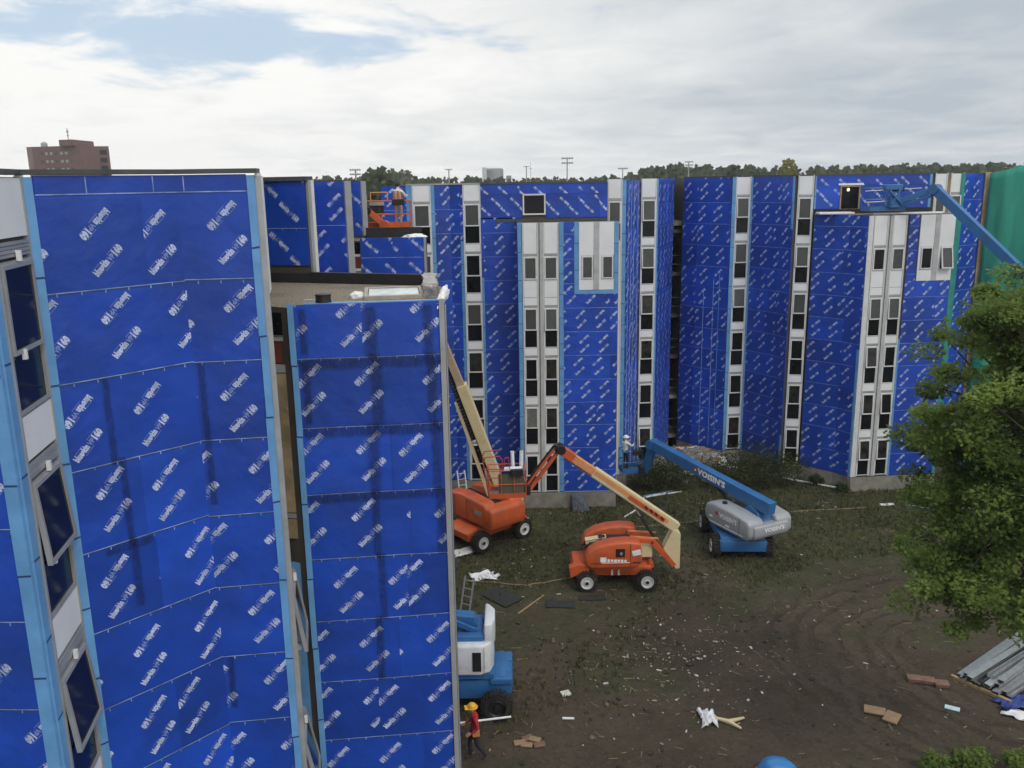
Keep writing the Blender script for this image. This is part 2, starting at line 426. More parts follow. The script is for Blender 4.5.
WR = random.Random(5)
def window(root, sg, u0, u1, zb, low=True, grey=False, tilt=0., trim=True, h=None, light_panel=False):
    """one storey's unit: fixed dark lower light under an awning sash"""
    mb = MB(); fo = .075
    s0, s1 = zb+.87, zb+1.93
    # outer frame round both lights
    ring(mb, sg, u0, u1, zb+.02 if low else s0-.02, s1+.03, .035, .0, fo-.02, M_FRAME)
    f = mb.build('window', root)
    if low:
        pane(f, sg, u0+.035, u1-.035, zb+.055, s0-.02, .028, M_PANED)
    sb = MB(); ring(sb, sg, u0+.015, u1-.015, s0, s1, .055, .03, fo+.015, M_FRAME, tilt)
    so = sb.build('sash', f)
    pane(f, sg, u0+.065, u1-.065, s0+.055, s1-.055, .055, (M_FILM if WR.random() < .12 else M_PANEG) if grey else (M_PANED2 if WR.random() < .3 else M_PANED), tilt, s1, 'glazing')
    if tilt > .02:
        db = MB(); db.poly([sg.P(u0+.036, s0, .012), sg.P(u1-.036, s0, .012), sg.P(u1-.036, s1, .012), sg.P(u0+.036, s1, .012)], M_PANED); db.build('opening', f)
    return f

def strip(root, sg, u0, u1, floors, zbase=.85, ztop=15.95, st=2.44, seed=0, jamb=True, panel_under=(), topfloor=5):
    rng = random.Random(seed)
    if jamb:
        for a, b in ((u0-.03, u0+.02), (u1-.02, u1+.03)): slab(root, sg, a, b, zbase-.02, ztop, M_FRAME, 'jamb', off=.065, thick=.064)
        u0 += .02; u1 -= .02
    for k in floors:
        zb = zbase + st*k
        low = k not in panel_under
        grey = (k >= 3 and rng.random() < .6) or rng.random() < .08  # upper floors mostly grey: sky reflection put into the pane colour
        tl = rng.choice((0, 0, 0, .05, .09)) if not grey or rng.random() < .4 else rng.choice((0, 0, .06))
        window(root, sg, u0, u1, zb, low, grey, tl)
        if not low: slab(root, sg, u0+.01, u1-.01, zb+.02, zb+.84, M_WHITE, 'spandrel_panel', off=.045, thick=.044)
        z1 = zb+st if k < topfloor else ztop
        if z1 > ztop: z1 = ztop
        tr = MB(); tr.box(sg.P((u0+u1)/2, zb+2.03, .02), (u1-u0-.02, .04, .10), M_GREY, T=sg.T()); tr.build('vent_grille', root)
        slab(root, sg, u0+.01, u1-.01, zb+2.085, z1, M_WHITE, 'spandrel_panel', off=.045, thick=.044)
        slab(root, sg, u0+.01, u1-.01, zb+1.962, zb+1.978, M_TRIM, 'drip_edge', off=.03, thick=.03)

# ================================================================== NEAR WING (left)
ROOF = 16.2; LOW = 14.15
near = empty('apartment_building', (-6, 14, 0), 'nearest blue wrapped apartment wing filling the left side with a gravelled lower roof', 'building')
A0, A1, A2, A3, A4, A5 = (-11.5, 9.6), (-5.66, 9.45), (-5.88, 10.70), (-4.55, 12.2), (-3.5, 12.35), (-3.85, 13.9)
UP0, UP1, UP2 = (-4.85, 17.65), (-3.95, 17.4), (-3.87, 17.6)
C2a, C2b, C2c = (-6.375, 29.0), (-5.36, 29.0), (-5.20, 29.25)
C3a, C3b, C3c = (-5.85, 32.8), (-5.45, 32.8), (-5.33, 33.1)
body = MB()
body.vprism([A0, A1, A2, A3, A4, A5, UP0, UP1, UP2, C2a, C2b, C2c, C3a, C3b, C3c, (-5.9, 36), (-13, 36), (-13, 9.6)], 0, ROOF-.05, M_BODY, M_MEMB)
body.build('wall', near)
cap = MB()
ol = [A1, A2, A3, A4]
for a, b in zip(ol, ol[1:]):
    s = Seg(a, b); cap.box(s.P(s.L/2, ROOF+.01, -.1), (s.L+.08, .34, .06), M_TRIM, T=s.T())
s = Seg(A0, A1); cap.box(s.P(s.L/2, ROOF-.02, -.1), (s.L, .34, .10), M_TRIM, T=s.T())
cap.build('parapet_cap', near)
# A1 / A2 folded bay
sA1, sA2 = Seg(A2, A3), Seg(A3, A4)
uT = sA1.az(-.5335)
def zs(k): return ZREF-ROLL*k
stA1 = [(.62, .84, zs(2)-.1, zs(1)+.05), (.72, .98, zs(4)+.1, zs(3)+.1), (.4, 1.2, zs(3)-.2, zs(3)+.05), (.72, .94, zs(3)-.1, zs(2)+.1)]
wrap(near, sA1, uT, sA1.L, -.0, ROOF-.05, 1, True, 11, stains=stA1)
wrap(near, sA2, 0, sA2.az(-.2925), 0, ROOF-.05, 1, True, 12, stains=[(.0, .22, zs(3)+.1, zs(1)+.05), (.02, .22, zs(6)+.2, zs(5)+.05), (.05, .24, zs(8)+.2, zs(7)+.05)])
tape(near, sA1, .0, uT-.004, 0, ROOF-.05, seed=2)
tape(near, sA2, sA2.az(-.2925)+.004, sA2.L, 0, ROOF-.05, seed=3)
# parapet turn-over strip along the top with its own seams
for sg_, a, b in ((sA1, uT+.01, sA1.L), (sA2, 0, sA2.az(-.2925))):
    mb = MB(); mb.box(sg_.P((a+b)/2, ROOF-.145, .024), (b-a-.01, .034, .22), BLUE[2], T=sg_.T())
    mb.box(sg_.P((a+b)/2, ROOF-.262, .026), (b-a-.01, .034, .014), M_SEAM, T=sg_.T())
    for t in ((.62, 1.5) if sg_ is sA1 else (.12,)):
        mb.box(sg_.P(a+t, ROOF-.15, .026), (.014, .034, .2), M_SEAM, T=sg_.T())
    mb.build('parapet_wrap', near)
# left window strip on the return A1->A2
sS = Seg(A1, A2)
tL = sS.az(-.591); tR = sS.L
tape(near, sS, 0, tL, 0, ROOF-.05, seed=5)
def near_window(root, sg, u0, u1, z0, zsill, z1, tilt, grey=False):
    mb = MB(); ring(mb, sg, u0, u1, z0, z1+.03, .04, 0, .06, M_GREY)
    f = mb.build('window', root)
    pane(f, sg, u0+.04, u1-.04, z0+.04, zsill-.03, .03, M_PANED)
    sb = MB(); ring(sb, sg, u0+.03, u1-.03, zsill, z1, .05, .03, .09, M_GREY, tilt); sb.build('sash', f)
    pane(f, sg, u0+.08, u1-.08, zsill+.05, z1-.05, .07, M_PANED, tilt, z1, 'glazing')
    db = MB(); db.poly([sg.P(u0+.04, z0, .01), sg.P(u1-.04, z0, .01), sg.P(u1-.04, z1, .01), sg.P(u0+.04, z1, .01)], M_PANED); db.build('opening', f)
    for uu, zz in ((u0+.3, zsill-.02), (u0+.55, z1+.08)):
        cl = MB(); cl.box(sg.P(uu, zz, .09), (.05, .05, .12), M_WHITE, T=sg.T()); cl.build('clip', f)
for k in range(6):
    zt = 15.18 - 2.56*k
    near_window(near, sS, tL+.03, tR-.03, zt-1.72, zt-1.02, zt, (.0, .07, .09, .03, .06, 0)[k])
    g = MB()
    for i in range(4): g.box(sS.P((tL+tR)/2, zt+.09+i*.045, .03+.008*(i % 2)), (tR-tL-.05, .05, .038), M_GREY, T=sS.T())
    g.build('vent_grille', near)
    top = ROOF-.06 if k == 0 else zt+2.56-1.75
    slab(near, sS, tL+.03, tR-.03, zt+.29, top, M_WHITE, 'spandrel_panel', off=.05, thick=.05)
slab(near, sS, tL, tL+.03, 0, ROOF-.06, M_GREY, 'jamb', off=.07, thick=.07)
slab(near, sS, tR-.03, tR, 0, ROOF-.06, M_GREY, 'jamb', off=.07, thick=.07)
sL = Seg(A0, A1)
wrap(near, sL, 3.0, sL.L-.14, 0, ROOF-.1, 1, True, 14, zref=14.5)
tape(near, sL, sL.L-.136, sL.L+.02, 0, ROOF-.1, seed=9)
# return A2 -> B: white panels, red panel, old sheathing, open sashes
sR = Seg(A4, A5)
slab(near, sR, .04, .75, 14.95, ROOF-.02, M_WHITE, 'spandrel_panel', off=.05, thick=.05)
slab(near, sR, .78, sR.L-.05, 14.4, ROOF-.05, M_WHITE, 'spandrel_panel', off=.04, thick=.04)
for z0, z1, m in ((13.2, 14.1, M_PANED), (10.5, 12.9, M_FRAME), (5.2, 8.0, M_GREY)):
    slab(near, sR, .1, .5, z0, z1, m, 'window_reveal', off=.03, thick=.03)
near_window(near, sR, .15, 1.2, 8.0, 8.75, 9.75, .14)
near_window(near, sR, .15, 1.2, 5.4, 6.15, 7.15, .18)
slab(near, sR, .0, .05, 0, ROOF-.06, M_GREY, 'jamb', off=.08, thick=.09)
B0, B1 = (-3.55, 13.78), (-1.07, 14.05)
sI = Seg((-3.86, 13.92), (-3.5, 13.88))
for z0, z1, m, nm in ((13.62, 14.02, M_PANED, 'opening'), (13.56, 13.66, M_GREY, 'sill'), (13.2, 13.55, M_RED, 'infill_panel'), (13.04, 13.17, M_GREY, 'sill'), (10.62, 13.02, M_TAN, 'infill_panel'), (10.52, 10.6, M_GREY, 'sill'), (10.15, 10.5, M_TAN, 'infill_panel'), (0, 9.7, M_TAPE, 'flashing_tape')):
    slab(near, sI, .0, sI.L, z0, z1, m, nm, off=.03 if m is M_RED else .05, thick=.05)
# B: lower bay in front with gravel roof
lb = MB(); lb.vprism([B0, B1, (-1.3, 16.35), (-1.61, 16.6), UP1, UP0, A5, (-3.86, 13.95)], 0, LOW-.04, M_BODY, M_GRAVEL)
lb.build('lower_bay', near)
sB = Seg(B0, B1)
stB = [(1.05, 1.45, zs(2)-.1, LOW), (1.25, 1.75, zs(3)-.2, zs(1)-.05), (2.05, 2.45, zs(2), LOW), (2.1, 2.4, zs(5), zs(3)-.1), (1.3, 1.5, zs(8)-.1, zs(7)-.05), (1.3, 1.55, zs(5), zs(4)-.1)]
ZB = 14.44
def zt(k): return ZB-ROLL*k
stB = []
for k in range(1, 9):                                  # primer run out under the laps, and along the sheet joints
    if k < 4: stB += [(.05, 2.5, zt(k)-.34+.03*k, zt(k)+.10)]
    if k < 7: stB += [(1.02+.05*(k % 3), 1.46+.05*(k % 3) - (.15 if k > 3 else 0), zt(k)-.1, min(zt(k-1)+.1, LOW))]
    if k < 5: stB += [(1.98+.04*k, 2.36+.03*k, zt(k)-.1, min(zt(k-1)+.1, LOW))]
    if k < 3: stB += [(.08, .36, zt(k), min(zt(k-1), LOW))]
wrap(near, sB, .10, sB.L-.1, 0, LOW, 1, True, 15, zref=ZB, stains=stB)
tape(near, sB, .0, .096, 0, LOW+.02, seed=21)
slab(near, sB, sB.L-.096, sB.L-.01, 3.2, LOW+.03, M_GREY, 'corner_trim', off=.07, thick=.07)
sBr = Seg(B1, (-1.3, 16.35))
slab(near, sBr, .02, .2, .3, LOW-.1, M_GREY, 'corner_trim', off=.02, thick=.03)
wrap(near, sBr, .21, sBr.L-.02, 0, LOW-.12, 1, False, 115, zref=14.44)
# back upstand of the low roof
for a, b, z1 in ((UP0, UP1, 14.30), (UP1, (-1.61, 16.6), 14.32)):
    s = Seg(a, b); slab(near, s, 0, s.L, LOW-.1, z1, M_MEMB, 'roof_upstand', off=.10, thick=.12)
s = Seg(B0, B1)
e = MB(); e.box(s.P(s.L/2+.1, LOW-.03, -.09), (s.L-.3, .12, .08), M_TAPE, T=s.T()); e.build('roof_edge', near)
# C1, C2, C3
sC1 = Seg(UP0, UP1)
wrap(near, sC1, -.2, sC1.L-.02, LOW+.3, 16.12, -1, True, 16, zref=LOW+.34+1.16*1.6)
mb = MB(); mb.box(sC1.P(sC1.L/2-.1, 16.13, -.05), (sC1.L+.3, .3, .08), M_TRIM, T=sC1.T()); mb.build('parapet_cap', near)
sX = Seg(UP1, UP2)
slab(near, sX, 0.0, .10, LOW, 16.1, M_GREY, 'corner_trim', off=.05, thick=.06)
slab(near, sX, .11, sX.L, LOW, 16.1, M_FRAME, 'corner_trim', off=.04, thick=.05)
sq = Seg(UP2, C2a); wrap(near, sq, .1, sq.L-.1, 0, 16.1, 1, False, 117, zref=14.7)
sC2 = Seg(C2a, C2b)
wrap(near, sC2, 0, sC2.L, 0, 16.1, 1, False, 17, zref=14.7)
sX = Seg(C2b, C2c); slab(near, sX, .0, sX.L, 0, 16.12, M_GREY, 'corner_trim', off=.05, thick=.06)
sC3 = Seg(C3a, C3b)
wrap(near, sC3, 0, sC3.L, LOW, 16.1, -1, False, 18, zref=14.7)
sX = Seg(C3b, C3c); slab(near, sX, .0, sX.L, LOW, 16.12, M_GREY, 'corner_trim', off=.05, thick=.06)
# D: farther low bay
D0, D1 = (-5.3, 31.25), (-3.0, 31.25)
lb = MB(); lb.vprism([(-5.65, 31.5), (-5.65, 31.3), D0, D1, (-3.1, 33), (-3.3, 33.2), (-5.9, 33.1)], 0, LOW-.1, M_BODY, M_GRAVEL); lb.build('lower_bay', near)
sD = Seg(D0, D1)
wrap(near, sD, .0, sD.L-.05, 0, LOW, -1, False, 19, zref=14.6)
slab(near, sD, sD.L-.046, sD.L+.03, 0, LOW-.02, M_GREY, 'corner_trim', off=.06, thick=.06)
sX = Seg((-5.75, 31.32), (-5.32, 31.28))
for z0, z1, m in ((13.6, 14.0, M_PANED), (13.5, 13.58, M_FRAME), (13.1, 13.48, M_RED), (12.98, 13.08, M_FRAME), (0, 12.95, M_TAN)):
    slab(near, sX, 0, sX.L, z0, z1, m, 'infill_panel', off=.04, thick=.05)
s = Seg((-5.9, 33.0), (-3.3, 33.1)); slab(near, s, 0, s.L, LOW-.1, 14.42, M_MEMB, 'roof_upstand', off=.1, thick=.12)

# things standing on the low roofs
def lump(name, c, size, m, seed, sub=3, amp=.35):
    bm = bmesh.new(); bmesh.ops.create_icosphere(bm, subdivisions=sub, radius=1)
    for v in bm.verts:
        k = 1 + amp*noise.noise(v.co*1.8 + Vector((seed, seed*2, 0))) + amp*.5*noise.noise(v.co*4.5+Vector((0, seed, 3)))
        v.co = Vector((v.co.x*size[0]*k, v.co.y*size[1]*k, max(v.co.z, -.55)*size[2]*k))
    me = bpy.data.meshes.new(name); bm.to_mesh(me); bm.free(); me.materials.append(m)
    for p in me.polygons: p.use_smooth = True
    o = bpy.data.objects.new(name, me); COL.objects.link(o); o.location = c; return o
sk = empty('skylight', (-1.95, 14.95, LOW-.05), 'framed glass skylight unit lying on the gravel roof of the near bay', 'skylight')
T = Matrix.Translation((-1.98, 14.75, LOW+.02)) @ Matrix.Rotation(R(8), 4, 'Z') @ Matrix.Rotation(R(4), 4, 'X')
mb = MB(T)
for c, z in (((0, -.38, .03), (.98, .07, .07)), ((0, .38, .03), (.98, .07, .07)), ((-.46, 0, .03), (.06, .69, .07)), ((.46, 0, .03), (.06, .69, .07))): mb.box(c, z, mat('frame_beige', (.36, .34, .29), .6, 0, .15, 6))
mb.build('frame', sk)
mb = MB(T); mb.box((0, 0, .04), (.83, .67, .02), mat('frosted_glass', (.5, .58, .58), .2, 0, .3, 4)); mb.build('pane', sk)
mb = MB(T); mb.box((0, -.46, -.02), (1.02, .05, .09), M_WOOD); mb.build('batten', sk)
tag(lump('plastic_heap', (-2.62, 14.85, LOW-.02), (.14, .12, .09), M_FOAM, 3), 'small white crumpled plastic heap left of the skylight', 'plastic')
def wrapped(name, a, b, w, h, z, m, seed):
    """a kerb wrapped in crumpled sheeting, from a to b"""
    bm = bmesh.new(); bmesh.ops.create_cube(bm, size=1); bmesh.ops.subdivide_edges(bm, edges=bm.edges, cuts=9, use_grid_fill=True)
    d = Vector((b[0]-a[0], b[1]-a[1], 0)); L_ = d.length; d.normalize(); n = Vector((d.y, -d.x, 0)); c = Vector(((a[0]+b[0])/2, (a[1]+b[1])/2, z+h/2))
    for v in bm.verts:
        q = v.co*1; k = noise.noise(Vector((q.x*5+seed, q.y*3, q.z*3)))*.5 + noise.noise(Vector((q.x*16, q.y*9+seed, q.z*9)))*.3
        v.co = d*q.x*L_ + n*q.y*w*(1+k*.7) + Vector((0, 0, q.z*h*(1+k*.35)))
    me = bpy.data.meshes.new(name); bm.to_mesh(me); bm.free(); me.materials.append(m)
    for p in me.polygons: p.use_smooth = True
    o = bpy.data.objects.new(name, me); COL.objects.link(o); o.location = c; return o
tag(wrapped('foil_bundle', (-1.33, 14.4), (-1.5, 16.3), .24, .32, LOW-.1, M_FOIL, 5), 'crumpled silver foil wrapping over the roof kerb right of the skylight', 'foil wrapping')
tag(lump('plastic_film', (-1.17, 15.0, LOW-.06), (.07, 1.0, .12), M_FOAM, 8, 4, .4), 'white plastic film strip hanging along the near roof edge beside the foil', 'plastic film')
mb = MB(); mb.revolve((-3.02, 14.0, LOW-.1), (0,0,1), [(0, .15), (.02, .15), (.16, .12), (.24, .13), (.25, .0)], M_BLK, 18)
tag(mb.build('roof_vent', None, (-3.02, 14.0, LOW-.1), smooth=True), 'black plastic roof vent cap near the front of the gravel roof', 'roof vent')
mb = MB(); mb.box((-3.42, 14.75, LOW-.06), (.2, .06, .04), M_FOAM, .4); tag(mb.build('foam_offcut', None, (-3.42, 14.75, LOW-.08), bevel=.01), 'small white foam offcut lying on the roof gravel', 'offcut')
tag(lump('plastic_wrap', (-3.45, 32.0, LOW-.02), (.42, .7, .09), M_FOAM, 12), 'white plastic wrapping piled on the corner of the farther low roof', 'plastic wrapping')

# ================================================================== FAR WING (centre)
ZF = 15.95
far = empty('apartment_building', (1, 46, 0), 'blue wrapped apartment wing behind the two orange lifts at the centre', 'building')
FY = 43.3
pE0, pE1 = (-6.2, 43.25), (-2.95, FY)
segs = dict(E=Seg((-6.2, FY), (-4.98, FY)), S1=Seg((-4.98, FY), (-3.6, FY)), w1=Seg((-3.62, FY), (-2.9, FY+.25)), w2=Seg((-2.9, FY+.25), (-2.24, FY)), S2=Seg((-2.24, FY), (-1.40, FY)), W=Seg((-1.40, FY-.05), (4.78, FY-.05)))
F0, F1 = (.37, 41.35), (5.12, 41.35)
zigA, zigB, zigC = (5.75, 43.8), (6.75, 45.9), (7.72, 46.0)
gapL = (9.25, 50.0)
body = MB()
body.vprism([(-6.2, FY), (-3.62, FY), (-2.9, FY+.25), (-2.24, FY), (-1.4, FY), (-1.4, FY-.05), (4.8, FY-.05), (4.82, 43.8), zigA, zigB, zigC, gapL, (9.25, 56), (-6.2, 56)], 0, ZF-.04, M_BODY, M_MEMB)
body.build('wall', far)
fb = MB(); fb.vprism([F0, F1, (5.12, FY-.06), (.37, FY-.06)], 0, LOW-.08, M_BODY, M_GRAVEL); fb.build('front_bay', far)
pl = MB()
for a, b in (((-6.1, FY), (-1.42, FY)), ((-1.40, FY-.06), (.36, FY-.06)), (F0, F1)):
    s = Seg(a, b); pl.box(s.P(s.L/2, .39, .01), (s.L-.02, .10, .82), M_CONC, T=s.T())
pl.build('plinth', far)
cp = MB()
for k in ('S1', 'w1', 'w2', 'S2', 'W'):
    s = segs[k]; cp.box(s.P(s.L/2, ZF+.0, -.08), (s.L-.01, .3, .07), M_TRIM if k in ('W',) else M_GREY, T=s.T())
cp.build('parapet_cap', far)
wrap(far, segs['E'], 0, segs['E'].L-.02, 12.0, ZF-.04, 1, False, 31, flip_rows=())
s = segs['S1']
tape(far, s, s.az(-.1155), s.az(-.1085), .85, ZF-.03, seed=1); strip(far, s, s.az(-.108), s.az(-.0885), range(2, 6), ztop=ZF-.03, seed=3)
tape(far, s, s.az(-.088), s.az(-.0835), .85, ZF-.03, seed=2)
wrap(far, segs['w1'], 0, segs['w1'].L, .85, ZF-.04, 1, False, 32)
wrap(far, segs['w2'], 0, segs['w2'].L-.17, .85, ZF-.04, 1, False, 33)
tape(far, segs['w2'], segs['w2'].L-.165, segs['w2'].L, .85, 13.2, seed=6)
wrap(far, segs['w2'], segs['w2'].L-.165, segs['w2'].L, 13.22, ZF-.04, 1, False, 133)
strip(far, segs['S2'], .02, segs['S2'].L-.02, range(6), ztop=ZF-.03, seed=4)
s = segs['W']
# upper wall with the square hatch
h0, h1 = s.az(.0172), s.az(.0392)
wrap(far, s, .02, s.L-.01, 15.42, ZF-.04, -1, False, 34, zref=ZF-.04)
wrap(far, s, .02, h0-.1, 14.23, 15.418, -1, False, 35, zref=15.41)
wrap(far, s, h1+.1, s.L-.01, 14.23, 15.418, -1, False, 36, zref=15.41)
f = MB(); ring(f, s, h0-.08, h1+.08, 14.42, 15.42, .07, 0, .09, M_FRAME); f = f.build('window', far)
pane(f, s, h0-.01, h1+.01, 14.49, 15.35, .03, M_PANED)
slab(far, s, .75, s.L-.02, LOW-.06, 14.225, M_TRIM, 'roof_upstand', off=.06, thick=.06)
ub = Seg((-1.40, FY-.05), (.37, FY-.05))
wrap(far, ub, .12, ub.L-.02, .85, 14.31, 1, False, 37); wrap(far, ub, 0, .116, 11.41, 14.31, 1, False, 137)
tape(far, ub, .0, .115, .85, 11.4, seed=8)
wrap(far, Seg((.37, FY-.05), F0), 0, 1.8, .85, LOW, 1, False, 38)
# front bay F1
s = Seg(F0, F1)
a0, a1 = s.az(.0145), s.az(.0552)
tape(far, s, .0, a0-.035, .85, LOW, seed=11); tape(far, s, a1+.035, a1+.24, .85, LOW, seed=12)
def double(root, s, a0, a1, seed, tint):
    w = (a1-a0); mw = .26; cw = (w-mw)/2
    slab(root, s, a0+cw, a0+cw+mw, .83, LOW-.04, M_MULL, 'mullion', off=.07, thick=.07)
    slab(root, s, a0+cw+.05, a0+cw+.09, .83, LOW-.04, M_TRIM, 'mullion_joint', off=.076, thick=.02)
    for i, u in enumerate((a0, a0+cw+mw)):
        strip(root, s, u+.02, u+cw-.02, range(5), ztop=LOW-.03, seed=seed+i, panel_under=(4,), topfloor=4)
def inset(root, s, a0, a1, z0, seed, tilts=(0, 0), taped=True):
    """upper-storey pair of white columns with one sash each"""
    if taped:
        tape(root, s, a0-.22, a0-.01, z0-.2, LOW-.01, seed=13); tape(root, s, a1+.01, min(a1+.2, s.L), z0-.2, LOW-.01, seed=14)
        tape(root, s, a0-.008, a1+.008, z0-.2, z0-.01, seed=15, step=9)
    w = a1-a0; mw = .26; cw = (w-mw)/2
    slab(root, s, a0+cw, a0+cw+mw, z0, LOW-.03, M_MULL, 'mullion', off=.07, thick=.07)
    zb = .85+2.44*4
    for i, u in enumerate((a0, a0+cw+mw)):
        slab(root, s, u, u+cw, z0, zb+.84, M_WHITE, 'spandrel_panel', off=.05, thick=.05)
        window(root, s, u+.12, u+cw-.02, zb, False, True if taped else bool(i), tilts[i])
        slab(root, s, u, u+cw, zb+1.97, LOW-.03, M_WHITE, 'spandrel_panel', off=.05, thick=.05)
        slab(root, s, u, u+.115, zb+.845, zb+1.965, M_WHITE, 'jamb', off=.05, thick=.05)
double(far, s, a0, a1, 40, 0)
i0, i1 = s.az(.0787), s.az(.1185)
zi = 10.95
uB0 = a1+.245
wrap(far, s, uB0, i0-.225, zi-.2, LOW-.01, 1, False, 41)
wrap(far, s, uB0, s.L-.02, .85, zi-.205, 1, False, 42)
inset(far, s, i0, i1, zi, 1)
sl = MB(); sl.box(s.P((uB0+s.L)/2, .84, .04), (s.L-uB0, .08, .03), M_GREY, T=s.T()); sl.build('drip_edge', far)
sr = Seg(F1, (5.12, FY-.06))
slab(far, sr, .1, .7, .85, LOW-.05, M_FRAME, 'corner_trim', off=.03, thick=.04)
# S5, zig, S6
s = Seg((4.84, 43.8), zigA)
strip(far, s, s.az(.1112), s.az(.1265), range(5, 6), ztop=ZF+.1, seed=50)
slab(far, s, s.az(.1112), s.az(.1265), .85, .85+2.44*5, M_WHITE, 'spandrel_panel', off=.05, thick=.05)
tape(far, s, s.az(.1268), s.L+.02, .85, ZF+.05, seed=16)
s = Seg(zigA, zigB)
wrap(far, s, .05, s.L-.05, .85, ZF+.05, 1, False, 43)
for t in (.35, .8, 1.25, 1.9): slab(far, s, t, t+.025, .9, ZF+.02, M_SEAM, 'corner_trim', off=.06, thick=.03)
s = Seg(zigB, zigC)
strip(far, s, s.az(.1492), s.az(.1652), range(6), ztop=ZF+.1, seed=51)
tape(far, s, s.az(.1655), s.L, .85, ZF+.1, seed=17)
s = Seg(zigC, gapL)
wrap(far, s, .0, s.L, .85, ZF+.1, 1, False, 44)
pl = MB()
for a, b in ((zigA, zigB), (zigB, zigC), (zigC, gapL), ((4.84, 43.8), zigA)):
    q = Seg(a, b); pl.box(q.P(q.L/2, .39, .0), (q.L-.02, .08, .82), M_CONC, T=q.T())
pl.build('plinth', far)

# ---- stair link in the gap
lk = empty('stair_link', (9.6, 52, 0), 'dark recessed stair link with pale floor slabs between the two far wings', 'building')
mb = MB(); mb.vprism([(8.9, 53.0), (10.9, 53.0), (10.9, 56), (8.9, 56)], 0, 13.4, M_BODY, M_MEMB); mb.build('wall', lk)
for k in range(6):
    z = .9+2.44*k
    mb = MB(); mb.box((9.9, 51.7, z), (1.9, 2.4, .2), M_BODY if k > 1 else M_CONC); mb.build('floor_slab', lk)
    if k < 5:
        mb = MB(); mb.box((9.9, 52.95, z+1.25), (1.7, .04, 2.0), M_PANED); mb.build('pane', lk)
        mb = MB()
        for zz in (z+.55, z+1.05): mb.cyl((9.0, 50.6, zz), (10.7, 50.6, zz), .025, None, M_TRIM, 6)
        mb.build('railing', lk)
mb = MB(); mb.box((9.9, 51.7, 13.55), (2.0, 2.5, .25), M_CONC); mb.build('roof', lk)

# ================================================================== RIGHT WING
rw = empty('apartment_building', (18, 47, 0), 'blue wrapped apartment wing on the right half hidden by the tree', 'building')
ZR = 16.1
g2m, Qm = (14.2, 46.28), (16.92, 43.80)
g0, g1, g2, g3, g4 = (9.85, 50.1), (12.0, 47.88), (13.15, 48.0), (14.55, 45.3), (15.5, 45.15)
Q0, Q1, Q2 = (15.55, 45.1), (17.45, 42.9), (22.05, 43.35)
body = MB()
body.vprism([g0, (10.5, 49.2), g1, g2, g2m, g3, g4, (15.52, 45.35), (21.5, 45.35), (23.1, 45.35), (24.6, 46.2), (33, 46.2), (33, 57), (9.85, 57)], 0, ZR-.04, M_BODY, M_MEMB)
body.build('wall', rw)
fb = MB(); fb.vprism([Q0, Qm, Q1, Q2, (22.05, 45.34), (15.55, 45.34)], 0, LOW, M_BODY, M_GRAVEL); fb.build('front_bay', rw)
sa = Seg(g0, (10.5, 49.2)); sb_ = Seg((10.5, 49.2), g1)
wrap(rw, sa, 0, sa.L, .8, ZR-.05, 1, False, 61)
wrap(rw, sb_, 0, sb_.L-.02, .8, ZR-.05, 1, False, 62)
for t in (.5, 1.1, 1.45): slab(rw, sb_, t, t+.022, .9, 9.5+t, M_TAPE if t > 1.4 else M_SEAM, 'corner_trim', off=.05, thick=.02)
s = Seg(g1, g2)
tape(rw, s, .0, s.az(.2545), .8, ZR-.03, seed=18); strip(rw, s, s.az(.2552), s.az(.2706), range(6), ztop=ZR-.02, seed=70)
tape(rw, s, s.az(.2715), s.L, .8, ZR-.03, seed=19)
s = Seg(g2, g2m)
wrap(rw, s, .0, s.L, .8, ZR-.05, 1, False, 63)
s = Seg(g2m, g3); wrap(rw, s, 0, s.L-.14, .8, ZR-.05, 1, False, 64)
tape(rw, s, s.L-.136, s.L, 13.4, ZR-.03, seed=20); wrap(rw, s, s.L-.136, s.L, 2.4, 13.39, 1, False, 164); tape(rw, s, s.L-.136, s.L, .8, 2.39, seed=29)
s = Seg(g3, g4)
strip(rw, s, s.az(.325), s.az(.3415), range(6), ztop=ZR, seed=71)
# upper wall behind the low roof
s = Seg((15.52, 45.35), (21.5, 45.35))
k0, k1 = s.az(.3735), s.az(.3925)
tape(rw, s, .0, .12, 14.4, ZR-.04, seed=23)
wrap(rw, s, .125, s.L-.14, 15.55, ZR-.05, -1, False, 65, zref=ZR-.05)
wrap(rw, s, .125, k0-.09, 14.4, 15.548, -1, False, 66, zref=15.54)
wrap(rw, s, k1+.09, s.L-.14, 14.4, 15.548, -1, False, 67, zref=15.54)
tape(rw, s, s.L-.135, s.L, 14.4, ZR-.04, seed=24)
f = MB(); ring(f, s, k0-.08, k1+.08, 14.32, 15.55, .07, 0, .07, M_WOOD); f = f.build('window', rw)
pane(f, s, k0-.01, k1+.01, 14.4, 15.45, .02, M_PANED)
slab(rw, s, .13, s.L, LOW, 14.38, M_MEMB, 'roof_upstand', off=.08, thick=.08)
slab(rw, s, k0-.2, k1+.2, 15.56, 15.66, M_FOAM, 'lintel', off=.10, thick=.06)
cp = MB()
for a, b in ((g0, (10.5, 49.2)), ((10.5, 49.2), g1), (g1, g2), (g2, g2m), (g2m, g3), (g3, g4), ((15.52, 45.35), (23.1, 45.35))):
    q = Seg(a, b); cp.box(q.P(q.L/2, ZR-.01, -.1), (q.L-.01, .3, .07), M_TRIM, T=q.T())
cp.build('parapet_cap', rw)
